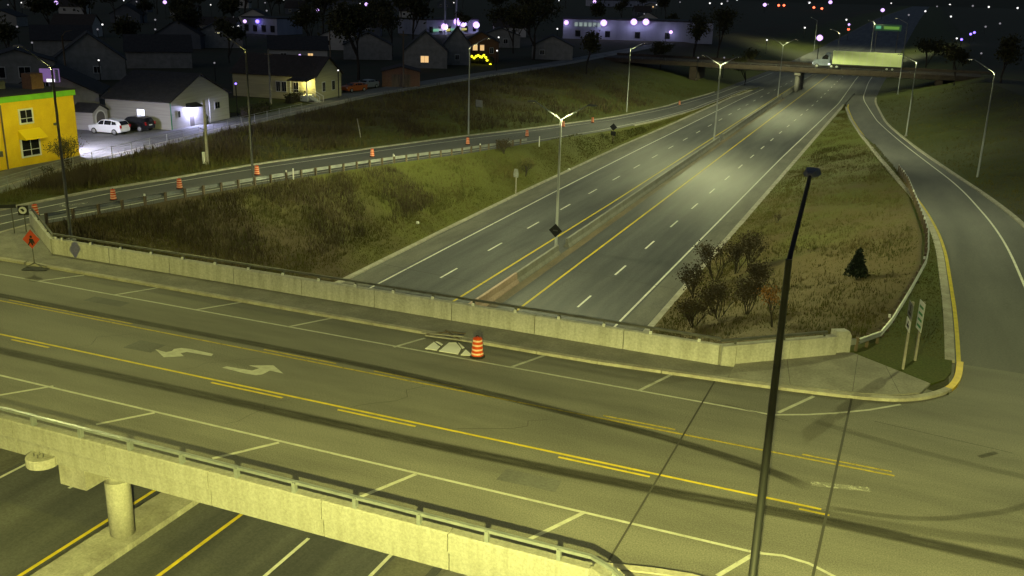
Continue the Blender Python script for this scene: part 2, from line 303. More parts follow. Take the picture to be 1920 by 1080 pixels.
hv = []; NA = 90
for i in range(NA + 1):
    a = R(-20 + 220 * i / NA)
    for r__, z in ((2300, -1), (2900, 34 + 14 * noise2(i * .7, 3, 1)), (3300, 70 + 22 * noise2(i * .5, 9, 1)), (4200, -2)): hv.append((r__ * math.cos(a), r__ * math.sin(a), z))
struct(MB().add(hv, [(i * 4 + k, i * 4 + k + 4, i * 4 + k + 5, i * 4 + k + 1) for i in range(NA) for k in range(3)]), 'hills', 'dirt', None, True)
def road_strip(name, ca, cb, zf, m, y0, y1, nx=3):
    ys = [y0] + [y for y in YS if y0 < y < y1] + [y1]; v = []
    for y in ys:
        a, b = ca(y), cb(y); z = zf(y)
        v += [(a, y, z - .35)] + [(a + (b - a) * i / nx, y, z) for i in range(nx + 1)] + [(b, y, z - .35)]
    n = nx + 3; f = [(j * n + i, j * n + i + 1, (j + 1) * n + i + 1, (j + 1) * n + i) for j in range(len(ys) - 1) for i in range(n - 1)]
    return struct(MB().add(v, f), name, m)
highway = road_strip('highway', off(cD, -.2), off(cE, .2), hz, 'hwy', -80, 248, 6)
road_strip('highway_far', lambda y: cB(y) - .3, lambda y: cH(y) + .3, lambda y: hz(y) - .006, 'hwy', 248, 2600, 6)
highway['label'] = 'dark four lane highway running under the bridge into the distance'
ramp_l = road_strip('ramp_left', off(cB, -.3), off(cC, .35), zr, 'ramp', 40.12, 248)
ramp_r = road_strip('ramp_right', off(cG, -.35), off(cH, .35), zr, 'ramp', 48, 248)

def kerb(name, c, zf, y0, y1, side, m='kerb', wd=.3, h=.13, step=6, parent=None):
    y = y0
    while y < y1 - .5:
        ye = min(y + step, y1); pts = [(c(yy) + side * wd / 2, yy, zf(yy) + h) for yy in np.linspace(y, ye - .02, 4)]
        MB().ribbon(pts, wd, 0, h + .1).build('kerb_stone', m, parent); y = ye
kerb('k', off(cB, -.3), zr, 44, 230, 0, parent=ramp_l)
kerb('k', off(cC, .3), zr, 150, 240, 0, parent=ramp_l)
kerb('k', off(cG, -.25), zr, 48, 215, 0, wd=.45, parent=ramp_r)
kerb('k', off(cH, .3), zr, 50, 240, 0, wd=.4, parent=ramp_r)
kerb('k', off(cD, -.15), hz, 44, 240, 0, wd=.5, parent=highway)
kerb('k', off(cE, .15), hz, 44, 220, 0, wd=.5, parent=highway)

# ---- highway paint
def line(pts, wd, m, parent, name='edge_line', dz=.004): return MB().ribbon(pts, wd, dz).build(name, m, parent)
def yl(x, y0, y1, zf, n=60):
    f = x if callable(x) else (lambda y: x); return [(f(y), y, zf(y)) for y in np.linspace(y0, y1, n)]
xL1 = curve([(0, -36.9), (60, -36.9), (75, -37.05), (100, -37.25), (140, -37.2), (180, -36.9), (220, -36.6), (300, -34.5)])
xL2 = curve([(0, -29.6), (61, -29.8), (100, -29.65), (150, -29.9), (225, -30.3), (320, -30.5)])
xL3 = curve([(0, -24.9), (61, -24.8), (100, -24.95), (225, -25.6), (320, -26)])
xL4 = curve([(0, -17.4), (60, -17.4), (140, -17.2), (222, -16.3), (290, -17.6), (330, -18)], 6)
line(yl(xL1, -20, 246, hz), .16, 'white_p', highway); line(yl(xL2, -20, 320, hz), .18, 'yel_p', highway); line(yl(xL3, -20, 320, hz), .18, 'yel_p', highway); line(yl(xL4, -20, 330, hz), .16, 'white_p', highway)
def dashes(cx, ya, yb, y_first, step, ln, m, parent, zf, wd=.16):
    y = y_first - math.floor((y_first - ya) / step) * step
    while y < yb:
        x0, x1 = cx(y - ln / 2), cx(y + ln / 2)
        line([(x0, y - ln / 2, zf(y)), (x1, y + ln / 2, zf(y))], wd, m, parent, 'lane_dash'); y += step
mid1 = lambda y: (xL1(y) + xL2(y)) / 2; mid2 = lambda y: (xL3(y) + xL4(y)) / 2
ya = P(843, 512, HZ).y; yb_ = P(1096, 565, HZ).y
dashes(mid1, 16, 300, ya, 9.35, 3.1, 'white_p', highway, hz); dashes(mid2, 16, 300, yb_, 9.35, 3.1, 'white_p', highway, hz)
# shoulders lie a little lighter beside the lanes
MB().ribbon(yl(lambda y: (cD(y) + xL1(y)) / 2 - .1, 20, 235, hz), 2.2, .003).build('shoulder', 'shoulder', highway)
MB().ribbon(yl(lambda y: (cE(y) + xL4(y)) / 2, 20, 212, hz), 1.7, .003).build('shoulder', 'shoulder', highway)
# old tar seams across the lanes
for y in (66, 84, 117): line([(cD(y) + .4, y + 1.2, HZ), (-33, y + .4, HZ), (-29, y, HZ)], .07, 'seal', highway, 'tar_seam', .0045)
for y in (73, 98): line([(-26.2, y, HZ), (-20, y - .6, HZ), (-15.6, y - 1.4, HZ)], .07, 'seal', highway, 'tar_seam', .0045)
# ramp paint
wl = curve([(44, -60.2), (60, -58.9), (74, -57.9), (91, -55.8), (110, -53.4), (130, -50.6), (158, -47.3), (200, -45.5), (225, -43.4), (300, -41.5)], 6)
line(yl(wl, 44, 300, lambda y: max(zr(y), hz(y)), 260), .14, 'white_p', ramp_l, dz=.008)
line(yl(lambda y: cC(y) - .9, 49, 246, zr, 260), .14, 'white_p', ramp_l, dz=.008)
line([(-57.9, 44.6, 0), (-57.85, 49, 0), (-57.5, 53, 0)], .14, 'white_p', ramp_l)
line([P(110, 387), P(168, 380)], .5, 'white_w', ramp_l, 'turn_marking'); line([P(440 / 4 + 2, 386), P(128, 384)], .9, 'white_w', ramp_l, 'turn_marking', .005)
def pr(px, py): return Pf(px, py, zr)
for a, b in (((953, 257), (982, 255)), ((1040, 250), (1057, 249)), ((1077, 246), (1092, 244)), ((1108, 241), (1126, 239)), ((1170, 232), (1190, 229)), ((1205, 226), (1216, 224)), ((1255, 209), (1268, 206))):
    line([pr(*a), pr(*b)], .25, 'white_w', ramp_l, 'lane_dash', .005)
line(yl(lambda y: cG(y) + .16, 48.2, 222, zr, 260), .2, 'yel_p', ramp_r, dz=.008)
wr = curve([(58, 7.6), (66, 7.5), (82, 7.3), (109, 5), (153, -1.3), (202, -8), (237, -12.3), (283, -13.8), (330, -14.2)], 10)
line(yl(wr, 58, 330, lambda y: max(zr(y), hz(y)), 260), .16, 'white_p', ramp_r, dz=.008)

# ------------------------------------------------------------------ Pine street on the bridge and its intersections
pine = struct(MB().prism([(-140, 23.9), (-6.85, 23.9), (-6.85, 40.9), (-13, 40.3), (-48, 40.3), (-48, 40.1), (-140, 40.1)], -.09, 0), 'road', 'pine')
cross = struct(MB().prism([(-6.85, 23.9), (-6.85, 41.8), (-2, 43), (1, 48), (70, 48), (70, -40), (-3, -40), (-3, 23.9)], -.09, 0), 'intersection', 'pine')
def pp(*L): return [P(*q) for q in L]
def pine_line(y, xa, xb, wd, m, name='edge_line', n=8): return line([(x, y(x) if callable(y) else y, 0) for x in np.linspace(xa, xb, n)], wd, m, pine, name, .004)
pine_line(27.3, -90, -2.8, .13, 'white_d'); line([(-2.8, 27.3, 0), (-2, 27.5, 0), (-1.2, 27.4, 0), (-.4, 27, 0), (.3, 26, 0)], .13, 'white_d', cross)
pine_line(38.05, -90, -3.8, .13, 'white_d'); line([(-3.8, 38.1, 0), (-2.6, 38.7, 0), (-1.5, 39.4, 0), (-.2, 40.4, 0), (1, 41.6, 0)], .13, 'white_d', cross)
pine_line(30.95, -90, -1.2, .13, 'yel_p'); pine_line(34.6, -90, 1, .12, 'yel_w')
for xa, xb in ((-38.4, -36), (-26.6, -22.9), (-20.2, -16.6), (-10.6, -7.1), (-46, -42.5), (-1.9, -.9)): pine_line(30.66, xa, xb, .12, 'yel_p', 'lane_dash', 3)
for xa, xb in ((-43.5, -35), (-27, -23), (-21, -16.6), (-10.2, -7.2), (-2.3, .9)): pine_line(34.9, xa, xb, .11, 'yel_w', 'lane_dash', 3)
for a, b in (((0, 741), (100, 724)), ((180, 796), (290, 774)), ((398, 860), (523, 830)), ((675, 932), (780, 889)), ((993, 1011), (1097, 960)), ((1345, 1080), (1424, 1033)),
             ((72, 527), (158, 516)), ((215, 553), (300, 539)), ((367, 581), (457, 566)), ((540, 613), (630, 595)), ((738, 651), (797, 634)), ((957, 689), (1034, 662)), ((1199, 732), (1264, 700)), ((1459, 774), (1526, 743))):
    A, B = P(*a), P(*b); line([A, B], .16, 'white_d', pine if A.x < -4 else cross, 'parking_line', .006)
# turn arrows in the centre lane
def arrow(pts, nm): MB().add([(p.x, p.y, .005) for p in pts], [tuple(range(len(pts)))]).build(nm, 'white_d', pine)
z1 = lambda x, y: P(240 + x / 4, 560 + y / 4)
arrow([z1(*q) for q in ((205, 380), (268, 440), (420, 432), (395, 410), (440, 400), (625, 432), (640, 415), (470, 378), (400, 370), (345, 378), (330, 392), (285, 402))][::-1], 'turn_arrow')
arrow([z1(*q) for q in ((1165, 562), (1090, 500), (905, 502), (985, 522), (930, 540), (740, 508), (705, 518), (880, 562), (960, 575), (1010, 568), (1065, 540))][::-1], 'turn_arrow')
# oil and rubber stains in the lanes, tar joints
def stain(pts, wd, amount, seed, parent):
    mb = MB().ribbon(pts, wd, .0065); o = mb.build('oil_stain', stain_mat('oil_stain_%d' % seed, (.022, .02, .016), amount, seed), parent)
    uv = o.data.uv_layers.new(name='UVMap'); n = len(pts)
    for lp in o.data.loops: uv.data[lp.index].uv = ((lp.vertex_index // 2) / (n - 1), lp.vertex_index % 2)
def poly(pts, n):
    pts = [Vector(p) for p in pts]; out = []
    for i in range(len(pts) - 1):
        p0, p1, p2, p3 = pts[max(i - 1, 0)], pts[i], pts[i + 1], pts[min(i + 2, len(pts) - 1)]
        for k in range(n):
            t = k / n; out.append(.5 * ((2 * p1) + (p2 - p0) * t + (2 * p0 - 5 * p1 + 4 * p2 - p3) * t * t + (3 * p1 - p0 - 3 * p2 + p3) * t ** 3))
    return out + [pts[-1]]
stain(poly([(-70, 29.4, 0), (-38, 29.4, 0), (-25, 29.45, 0), (-14, 29.55, 0), (-7, 29.8, 0), (-1, 30.2, 0), (5, 30.2, 0), (16, 30, 0)], 6), .85, .78, 1, pine)
stain(poly([(-60, 35.2, 0), (-36, 35.25, 0), (-24, 35.3, 0), (-17, 35, 0), (-10.7, 34.4, 0), (-6.9, 33.9, 0), (-3.3, 33, 0), (-1.6, 32.2, 0)], 6), .72, .74, 2, pine)
stain(poly([(-4, 30.6, 0), (0, 30.7, 0), (3, 31.1, 0), (6, 31.6, 0), (12, 31.7, 0)], 6), .9, .28, 3, cross)
stain(poly([(-1.5, 31.1, 0), (1.5, 31.6, 0), (3.5, 32.7, 0), (5.5, 34.6, 0), (8, 39, 0)], 6), .4, .32, 4, cross)
stain(poly([(-2.6, 38.3, 0), (3, 36.9, 0), (10, 36.2, 0)], 6), .6, .22, 5, cross)
stain(poly([(3.9, 37.6, 0), (4.6, 38.4, 0)], 4), .3, .6, 6, cross)
line([(-6.85, 24.3, .003), (-6.8, 32, .003), (-6.78, 40.6, .003)], .07, 'seal', pine, 'deck_joint', .005)
line([(-1.02, 24.8, .003), (-1, 33, .003), (-.98, 41.4, .003)], .09, 'seal', cross, 'tar_seam', .005)
line(pp((1520, 906), (1570, 912), (1630, 918)), .35, 'white_w', cross, 'worn_marking', .007)
for q in ((1360, 758, 1480, 790), (1640, 790, 1900, 850)): line([P(q[0], q[1]), P(q[2], q[3])], .04, 'seal', cross if q[0] > 1400 else pine, 'tar_seam', .0055)

for k in range(7):                                # crack sealing and a few asphalt patches
    x = -44 + k * 4.9 + random.uniform(-1, 1); y = random.choice((27.6, 31.2, 34.9)); pts = [(x, y, 0)]
    for j in range(5): x += random.uniform(-.5, 1.1); y += random.uniform(.3, .75); pts.append((x, y, 0))
    line(pts, random.uniform(.015, .03), 'seal', pine, 'crack_seal', .0052)
for x, y, a, b in ((-33, 32.2, 1.6, 1.1), (-12, 28.1, 2.2, .9), (-40, 36.6, 2.5, .8)): MB().prism([(x, y), (x + a, y + .05), (x + a - .05, y + b), (x + .03, y + b)], .001, .0048).build('asphalt_patch', 'ramp', pine if x < 0 else cross)
# sidewalks, corner islands and kerbs (slab by slab)
walk = struct(MB().prism([(-48.2, 40.42), (-13, 40.42), (-6.3, 40.95), (-6.3, 42.3), (-48.2, 42.3)], -.1, .13), 'sidewalk', 'walk')
def kerb_line(pts, parent, m='kerb', wd=.28, h=.135, seg=2):
    for i in range(0, len(pts) - 1, seg): MB().ribbon(pts[i:i + seg + 1], wd, h, h + .1).build('kerb_stone', m, parent)
kfl = lambda x: 40.27 + max(0, x + 13) / 6.7 * .53
for x in np.arange(-48.2, -6.4, 3.0): MB().ribbon([(x + .01, kfl(x + .01), 0), (min(x + 2.98, -6.3), kfl(min(x + 2.98, -6.3)), 0)], .28, .14, .24).build('kerb_stone', 'kerb', walk)
corner = struct(MB().prism([(-6.29, 41.0), (-3.5, 41.3), (-.9, 41.75), (.6, 42.2), (1.75, 43.05), (2.15, 44.4), (-1.35, 46.9), (-2.2, 46.6), (-6.29, 43.0)], -.1, .131), 'corner_sidewalk', 'walk_l')
line([(-1.0, 41.9, .132), (-1.1, 46.6, .132)], .02, 'seal', corner, 'slab_joint'); line([(-3.6, 41.4, .132), (-4.2, 44.8, .132)], .02, 'seal', corner, 'slab_joint'); line([(.9, 42.6, .132), (.2, 45.7, .132)], .02, 'seal', corner, 'slab_joint')
cpts = poly([(-6.3, 40.8, 0), (-3.5, 41.1, 0), (-.9, 41.5, 0), (.8, 42.0, 0), (2.0, 42.9, 0), (2.9, 44.2, 0), (3.3, 45.8, 0), (3.45, 48, 0)], 4)
kerb_line(cpts[:21], corner, wd=.32); kerb_line(cpts[20:], corner, 'yel_k', .3, .137)
gi = MB().prism([(-1.3, 46.95), (2.2, 44.45), (2.75, 45.2), (3.05, 46.4), (3.15, 50), (-.6, 50), (-1.9, 47.3)], -.1, .125).build('corner_lawn', 'grass'); gi['kind'] = 'structure'
lisl = struct(MB().prism([(-48.21, 40.42), (-53, 40.42), (-54.6, 41.2), (-55.2, 43), (-55.6, 47.0), (-48.21, 42.2)], -.1, .132), 'corner_sidewalk', 'walk')
kerb_line(poly([(-48.3, 40.27, 0), (-53, 40.27, 0), (-54.8, 41.1, 0), (-55.4, 43, 0), (-55.8, 47.3, 0)], 3), lisl)
nisl = struct(MB().prism([(-7.3, 24.15), (-4.3, 24.85), (-2.4, 24.3), (-1.2, 22.6), (-.9, 18), (.9, 12), (1.2, -20), (-7.3, -20)], -.1, .12), 'near_corner_sidewalk', 'walk_l')
kerb_line(poly([(-7.4, 24.3, 0), (-4.3, 25.0, 0), (-2.2, 24.5, 0), (-.95, 22.7, 0), (-.65, 18, 0), (1.1, 12, 0), (1.1, -10, 0)], 3), nisl)

# ------------------------------------------------------------------ the bridge
br = thing('bridge', 'pale concrete road bridge carrying the parking lined street over the highway', 'bridge', (0, 0, 0))
MB().box((-48.4, 24.05, -.3), (-6.9, 42.25, -.095)).build('deck_slab', 'conc', br)
for y in (26.2, 29.6, 33, 36.4, 39.8): MB().box((-47.5, y - .3, -.88), (-7.6, y + .3, -.302)).build('girder', 'conc', br)
N = 9; xs = np.linspace(-48.4, -7.0, N + 1)
for i in range(N):
    a, b = xs[i] + .02, xs[i + 1] - .02
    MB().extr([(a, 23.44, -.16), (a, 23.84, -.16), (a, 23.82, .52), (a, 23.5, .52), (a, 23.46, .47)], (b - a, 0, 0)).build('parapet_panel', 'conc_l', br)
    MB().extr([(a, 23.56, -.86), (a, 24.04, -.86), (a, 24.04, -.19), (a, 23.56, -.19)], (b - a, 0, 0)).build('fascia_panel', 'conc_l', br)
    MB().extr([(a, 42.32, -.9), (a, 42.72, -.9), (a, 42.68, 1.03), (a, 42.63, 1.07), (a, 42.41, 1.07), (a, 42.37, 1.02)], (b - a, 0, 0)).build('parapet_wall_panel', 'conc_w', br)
# flared wing walls
for pts in ([(-6.98, 42.5), (-6.4, 42.95), (-4.2, 44.75), (-2.2, 46.4)], [(-48.42, 42.52), (-52, 44.9), (-55.6, 47.3)]):
    for i in range(len(pts) - 1):
        a, b = Vector((*pts[i], 0)), Vector((*pts[i + 1], 0)); d = (b - a).normalized() * .012
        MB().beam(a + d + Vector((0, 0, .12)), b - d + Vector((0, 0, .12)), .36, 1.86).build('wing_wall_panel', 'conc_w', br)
e = Vector((-2.2, 46.4, 0)); d = Vector((2.0, 1.65, 0)).normalized()
MB().extr([e + Vector((0, 0, -.8)), e + d * .9 + Vector((0, 0, -.8)), e + d * .9 + Vector((0, 0, .95)), e + d * .75 + Vector((0, 0, 1.2)), e + Vector((0, 0, 1.24))], Vector((-d.y, d.x, 0)) * .42).build('end_block', 'conc_w', br)
nw = [(-6.95, 23.63), (-6.3, 23.3), (-5.4, 22.5), (-4.6, 21.2), (-4.2, 18)]
for i in range(4):
    a, b = Vector((*nw[i], -.13)), Vector((*nw[i + 1], -.13)); d = (b - a).normalized() * .012; MB().beam(a + d, b - d, .34, 1.46).build('wing_wall_panel', 'conc_l', br)
# aluminium rails on short posts
def rail(pts, z, posts, off_y, pm='alu', rw=.12, cap=None):
    for i in range(len(pts) - 1): MB().beam((*pts[i], z), (*pts[i + 1], z), rw, .10).build('hand_rail', pm, br)
    for x, y, zb in posts:
        MB().box((x - .05, y - .06, zb), (x + .05, y + .06, z - .051)).build('rail_post', pm, br)
        if cap: MB().box((x - .09, y - .13, z - .2), (x + .09, y - .065, z + .03)).build('post_bracket', cap, br)
xp = np.arange(-47.6, -7.2, 2.33)
rail([(-48.4, 23.62), (-7.0, 23.62)], .86, [(x, 23.62, .52) for x in xp], 0)
for x in xp: MB().box((x - .065, 23.49, .52), (x + .065, 23.545, .89)).build('post_bracket', 'alu', br)
rail([(-7.0, 23.62), (-6.2, 23.25), (-5.3, 22.45), (-4.6, 21.2), (-4.2, 18)], .86, [(-6.2, 23.25, .59), (-4.7, 21.4, .59)], 0)
rail([(-48.4, 42.56), (-7.0, 42.56)], 1.34, [(x, 42.56, 1.07) for x in xp], 0, 'dk_steel')
for x in list(xp) + [-48.1]: MB().box((x - .06, 42.42, 1.071), (x + .06, 42.5, 1.2)).build('post_bracket', 'white', br)
rail([(-7.0, 42.56), (-6.4, 42.98), (-2.6, 46.1)], 1.26, [(-6.4, 42.98, 1.04), (-4.4, 44.62, 1.04), (-2.7, 46.02, 1.04)], 0, 'dk_steel')
rail([(-48.4, 42.56), (-55.5, 47.3)], 1.22, [(-50, 43.6, 1.04), (-53, 45.6, 1.04)], 0, 'dk_steel')
# pier: cap beam, three round columns, lamp pedestal on the fascia
MB().box((-28.35, 23.9, -1.95), (-27.05, 42.2, -.89)).build('pier_cap', 'conc', br)
for y in (26.35, 33, 39.7):
    MB().lathe((-28.05, y, HZ - .1), [(.5, 0), (.5, 3.72)], 24).build('pier_column', 'conc', br, True)
    MB().lathe((-28.05, y, HZ + 2.75), [(.506, 0), (.506, .85)], 24).build('shade_ring', 'conc', br, True)  # ring added where the cap's shade darkens the column top
pd = MB().lathe((-28.6, 23.46, -.98), [(.52, 0), (.6, .05), (.6, .36), (.57, .4)], 20).build('lamp_pedestal', 'conc', br, False)
for a in range(4): MB().lathe((-28.6 + .2 * math.cos(a * 1.57 + .4), 23.3 + .12 * math.sin(a * 1.57 + .4), -.585), [(.025, 0), (.025, .12)], 6).build('anchor_bolt', 'dk_steel', pd)
MB().box((-48.9, 24.05, -4.2), (-48.42, 42.25, -.31)).build('abutment', 'conc', br); MB().box((-7.3, 24.05, -4.2), (-6.92, 42.25, -.31)).build('abutment', 'conc', br)
plinth = struct(MB().prism([(-28.95, 14), (-27.15, 14), (-27.15, 47), (-27.5, 49), (-28.5, 49), (-28.95, 47)], HZ - .1, HZ + .28), 'median_plinth', 'conc')
MB().ribbon([(-28.6, 10, HZ), (-28.6, 48, HZ)], 1.6, .0035).build('median_gutter', 'shoulder', highway)

# median barriers, split round the lamp poles
def barrier(y0, y1, label, m='conc_l'):
    t = thing('concrete_barrier', label, 'barrier', (0, 0, 0), 0, 'median barriers of the highway')
    y = y0; k = 0
    while y < y1 - .4:
        ye = min(y + 6, y1); xc = lambda q: -27.45 - (max(q - 60, 0) / 165) * 1.4
        prof = [(-.33, 0), (.33, 0), (.3, .12), (.13, .34), (.1, .84), (-.1, .84), (-.13, .34), (-.3, .12)]
        v = []
        for q in (y + .01, ye - .01): v += [(xc(q) + a, q, hz(q) - .02 + b) for a, b in prof]
        n = len(prof); MB().add(v, [tuple(range(n)), tuple(range(2 * n - 1, n - 1, -1))] + [(i, n + i, n + (i + 1) % n, (i + 1) % n) for i in range(n)]).build('barrier_section', 'conc_pinklit' if k < 3 and y0 < 60 else m, t)  # first sections carry the pink light as colour
        y = ye; k += 1
barrier(49.5, 77.2, 'median barrier from the bridge to the nearest double arm lamp, its near end coloured as if lit pink')
barrier(79.6, 152, 'long median barrier between the first and second double arm lamps')
barrier(154.5, 224, 'median barrier between the second and third double arm lamps')
barrier(227, 246, 'short median barrier between the third double arm lamp and the far overpass')
barrier(252, 420, 'median barrier beyond the far overpass')
MB().ribbon([(-26.65, 49, HZ), (-26.95, 80, HZ), (-27.7, 150, HZ), (-28.3, 225, HZ)], .75, .0038).build('median_gutter', 'medgut', highway)

# ------------------------------------------------------------------ street lamps
PINE_C = (1.0, .985, .25); HWY_C = (.96, 1.0, .47); LAMP = .54
def street_lamp(name, label, loc, h, arms, energy, color, group, steel='steel', base_h=.0, r0=.11, tilt=0, cone=164, wing=1.9, soft=.2):
    t = thing(name, label, 'street lamp', loc, 0, group)
    MB().box((-.22, -.22, -.3), (.22, .22, .06)).build('base_plate', 'conc' if base_h == 0 else steel, t)
    MB().tube([(0, 0, .05), (0, 0, h * .5), (0, 0, h)], [r0, r0 * .8, r0 * .6], 10).build('pole', steel, t, True)
    for ang, reach, rise in arms:
        d = Vector((math.cos(R(ang)), math.sin(R(ang)), 0)); e = d * reach + Vector((0, 0, h + rise)); s_ = Vector((-d.y, d.x, 0))
        MB().tube([(0, 0, h - .25), d * .12 + Vector((0, 0, h + .03)), e], [.06, .055, .045], 8).build('arm', steel, t, True)
        lum = MB(); L = [(-.05, .07, .06), (.1, .14, .1), (.45, .2, .11), (.7, .17, .08), (.78, .08, .04)]; v = []
        for q, wd, th in L:
            c = e + d * q
            v += [c - s_ * wd + Vector((0, 0, -.03)), c + s_ * wd + Vector((0, 0, -.03)), c + s_ * wd * .7 + Vector((0, 0, th)), c - s_ * wd * .7 + Vector((0, 0, th))]
        f = [(0, 1, 2, 3), (19, 18, 17, 16)] + [(i * 4 + k, (i + 1) * 4 + k, (i + 1) * 4 + (k + 1) % 4, i * 4 + (k + 1) % 4) for i in range(4) for k in range(4)]
        lo = lum.add(v, f).build('luminaire', 'dk_steel', t)
        c = e + d * .4
        if energy:
            MB().add([c - s_ * .14 - d * .2 + Vector((0, 0, -.034)), c + s_ * .14 - d * .2 + Vector((0, 0, -.034)), c + s_ * .14 + d * .2 + Vector((0, 0, -.034)), c - s_ * .14 + d * .2 + Vector((0, 0, -.034))], [(3, 2, 1, 0)]).build('lens', E_['lens'], lo)
            rot = (R(tilt) * math.sin(R(ang)) , -R(tilt) * math.cos(R(ang)), 0) if tilt else None
            lamp_light(t, c + Vector((0, 0, -.16 - max(soft - .2, 0))), 'SPOT', energy * LAMP, color, soft, cone, .3, rot, wing)
    return t
GL = 'street lamps on tall steel poles'
street_lamp('street_lamp', 'dark lamp pole rising through the foreground, its head seen from above', (-2.06, 20, .12), 11.3, [(90, 2.4, 1.35)], 3800, PINE_C, GL, 'shadepole', r0=.115, wing=1.7)
street_lamp('street_lamp', 'lamp pole on the near corner behind the viewpoint', (.1, -3.6, .12), 11.3, [(90, 1.8, 1.2)], 50000, PINE_C, GL, wing=2.0, soft=.14, cone=157)
street_lamp('street_lamp', 'unseen lamp pole left of the view, added to light the near deck', (-49.5, 13, -.6), 11.9, [(90, 2.2, 1.2)], 7200, (1, .985, .15), GL, wing=1.7, soft=.14, cone=153)  # lamp added out of view to brighten the near left deck
street_lamp('street_lamp', 'leftmost lamp pole, beside the flared end of the far bridge wall', (-51.4, 46.6, -.3), 11.4, [(180, 2.3, 1.1)], 3800, (.98, 1, .36), GL, 'dk_steel')
street_lamp('street_lamp', 'lamp pole beside the curved ramp just outside the right edge', (12.2, 70, zr(70) + .2), 11.4, [(180, 2.2, 1.25)], 6000, (.95, 1, .36), GL)
street_lamp('street_lamp', 'lamp pole on the guardrail side of the left ramp, in line with the porch house', (-52.3, 67.4, zr(67)), 11.4, [(180, 2.3, 1.3)], 2400, PINE_C, GL, 'dk_steel')
street_lamp('street_lamp', 'lamp pole at the foot of the brush slope beside the small grey board', (-54.9, 116.5, zr(116)), 11.4, [(0, 2.3, 1.2)], 2600, HWY_C, GL)
street_lamp('street_lamp', 'far lamp pole left of the ramp, below the floodlit building', (-49.2, 172, zr(172)), 11.4, [(0, 2.3, 1.2)], 3500, HWY_C, GL)
for i, (x, y, nm) in enumerate(((-28.2, 78.4, 'nearest'), (-29.3, 153.3, 'middle'), (-29.7, 225.5, 'farthest'))):
    street_lamp('median_lamp', '%s of the three double arm lamps on the highway median' % nm, (x, y, HZ), 11.6, [(180, 2.35, 1.3), (0, 2.35, 1.3)], (4100, 3700, 2400)[i], HWY_C, 'double arm lamps on the median', r0=.14, wing=2.3)
street_lamp('street_lamp', 'lamp pole at the right edge of view beside the curved ramp', (6.9, 117, zr(117) + .2), 11.4, [(180, 2.2, 1.25)], 2700, HWY_C, GL, wing=2.2)
street_lamp('street_lamp', 'lamp pole beside the curved ramp just right of the far overpass', (-1.4, 166, zr(166) + .3), 11.4, [(180, 2.2, 1.0)], 2400, HWY_C, GL)
#---PART2---
# ------------------------------------------------------------------ guard rails
def Pl(px, py):                              # where a line of sight meets the land
    d = (fw * F_PX + rt * (px - 960) - up * (py - 540)).normalized(); t = 20.
    while t < 1500:
        q = Vector((0, 0, CAM_H)) + d * t
        if q.z < land(q.x, q.y): return Vector((q.x, q.y, land(q.x, q.y)))
        t += .25
    return q
def guard(label, pts, face, skip=0):
    t = thing('guardrail', label, 'guardrail', tuple(pts[0]))
    o = Vector(pts[0]); pts = [Vector(p) - o for p in pts]
    prof = [(0, .40), (.05, .42), (.08, .47), (.01, .55), (.08, .63), (.05, .68), (0, .70)]
    for i in range(len(pts) - 1):
        a, b = pts[i], pts[i + 1]; d = (b - a).normalized(); n = Vector((-d.y, d.x, 0)) * face; v = []
        for c in (a, b): v += [c + n * (q + .1) + Vector((0, 0, z)) for q, z in prof]
        for c in (a, b): v += [c + n * (q + .088) + Vector((0, 0, z)) for q, z in prof]
        k = len(prof); f = [(j, j + 1, k + j + 1, k + j) for j in range(k - 1)] + [(2 * k + j, 3 * k + j, 3 * k + j + 1, 2 * k + j + 1) for j in range(k - 1)] + [(0, k, 3 * k, 2 * k), (k - 1, 3 * k - 1, 4 * k - 1, 2 * k - 1)][:1]
        MB().add(v, f).build('rail_beam', 'steel', t)
        MB().box((a.x - .075, a.y - .09, a.z - .6), (a.x + .075, a.y + .09, a.z + .74)).build('post', 'wood', t); mp_ = (a + b) / 2; MB().box((mp_.x - .075, mp_.y - .09, mp_.z - .6), (mp_.x + .075, mp_.y + .09, mp_.z + .74)).build('post', 'wood', t)
        if i % 4 == 2: MB().box((a.x - .06, a.y - .05, a.z + .742), (a.x + .06, a.y + .03, a.z + .9)).build('reflector', 'white', t)
    return t
yg = np.arange(48.2, 113, 3.81)
guard('long steel guardrail along the left ramp above the brush slope', [(cC(y) + .25, y, zr(y) + .02) for y in yg], 1)
gp = [(-1.25, 47.25), (-.35, 48.9), (.05, 51.2), (.45, 54.4)] + [(cF(y) + .25, y) for y in np.arange(58, 122, 3.81)]
guard('curved steel guardrail between the right ramp and the overgrown slope', [(x, y, zr(y) + .1) for x, y in gp], -1)
MB().beam((-1.9, 46.75, .58), (-1.3, 47.2, .62), .1, .3).build('approach_rail', 'steel', bpy.data.objects['guardrail.001']).matrix_parent_inverse = Matrix.Translation(-Vector((-1.25, 47.25, zr(47.25) + .1)))

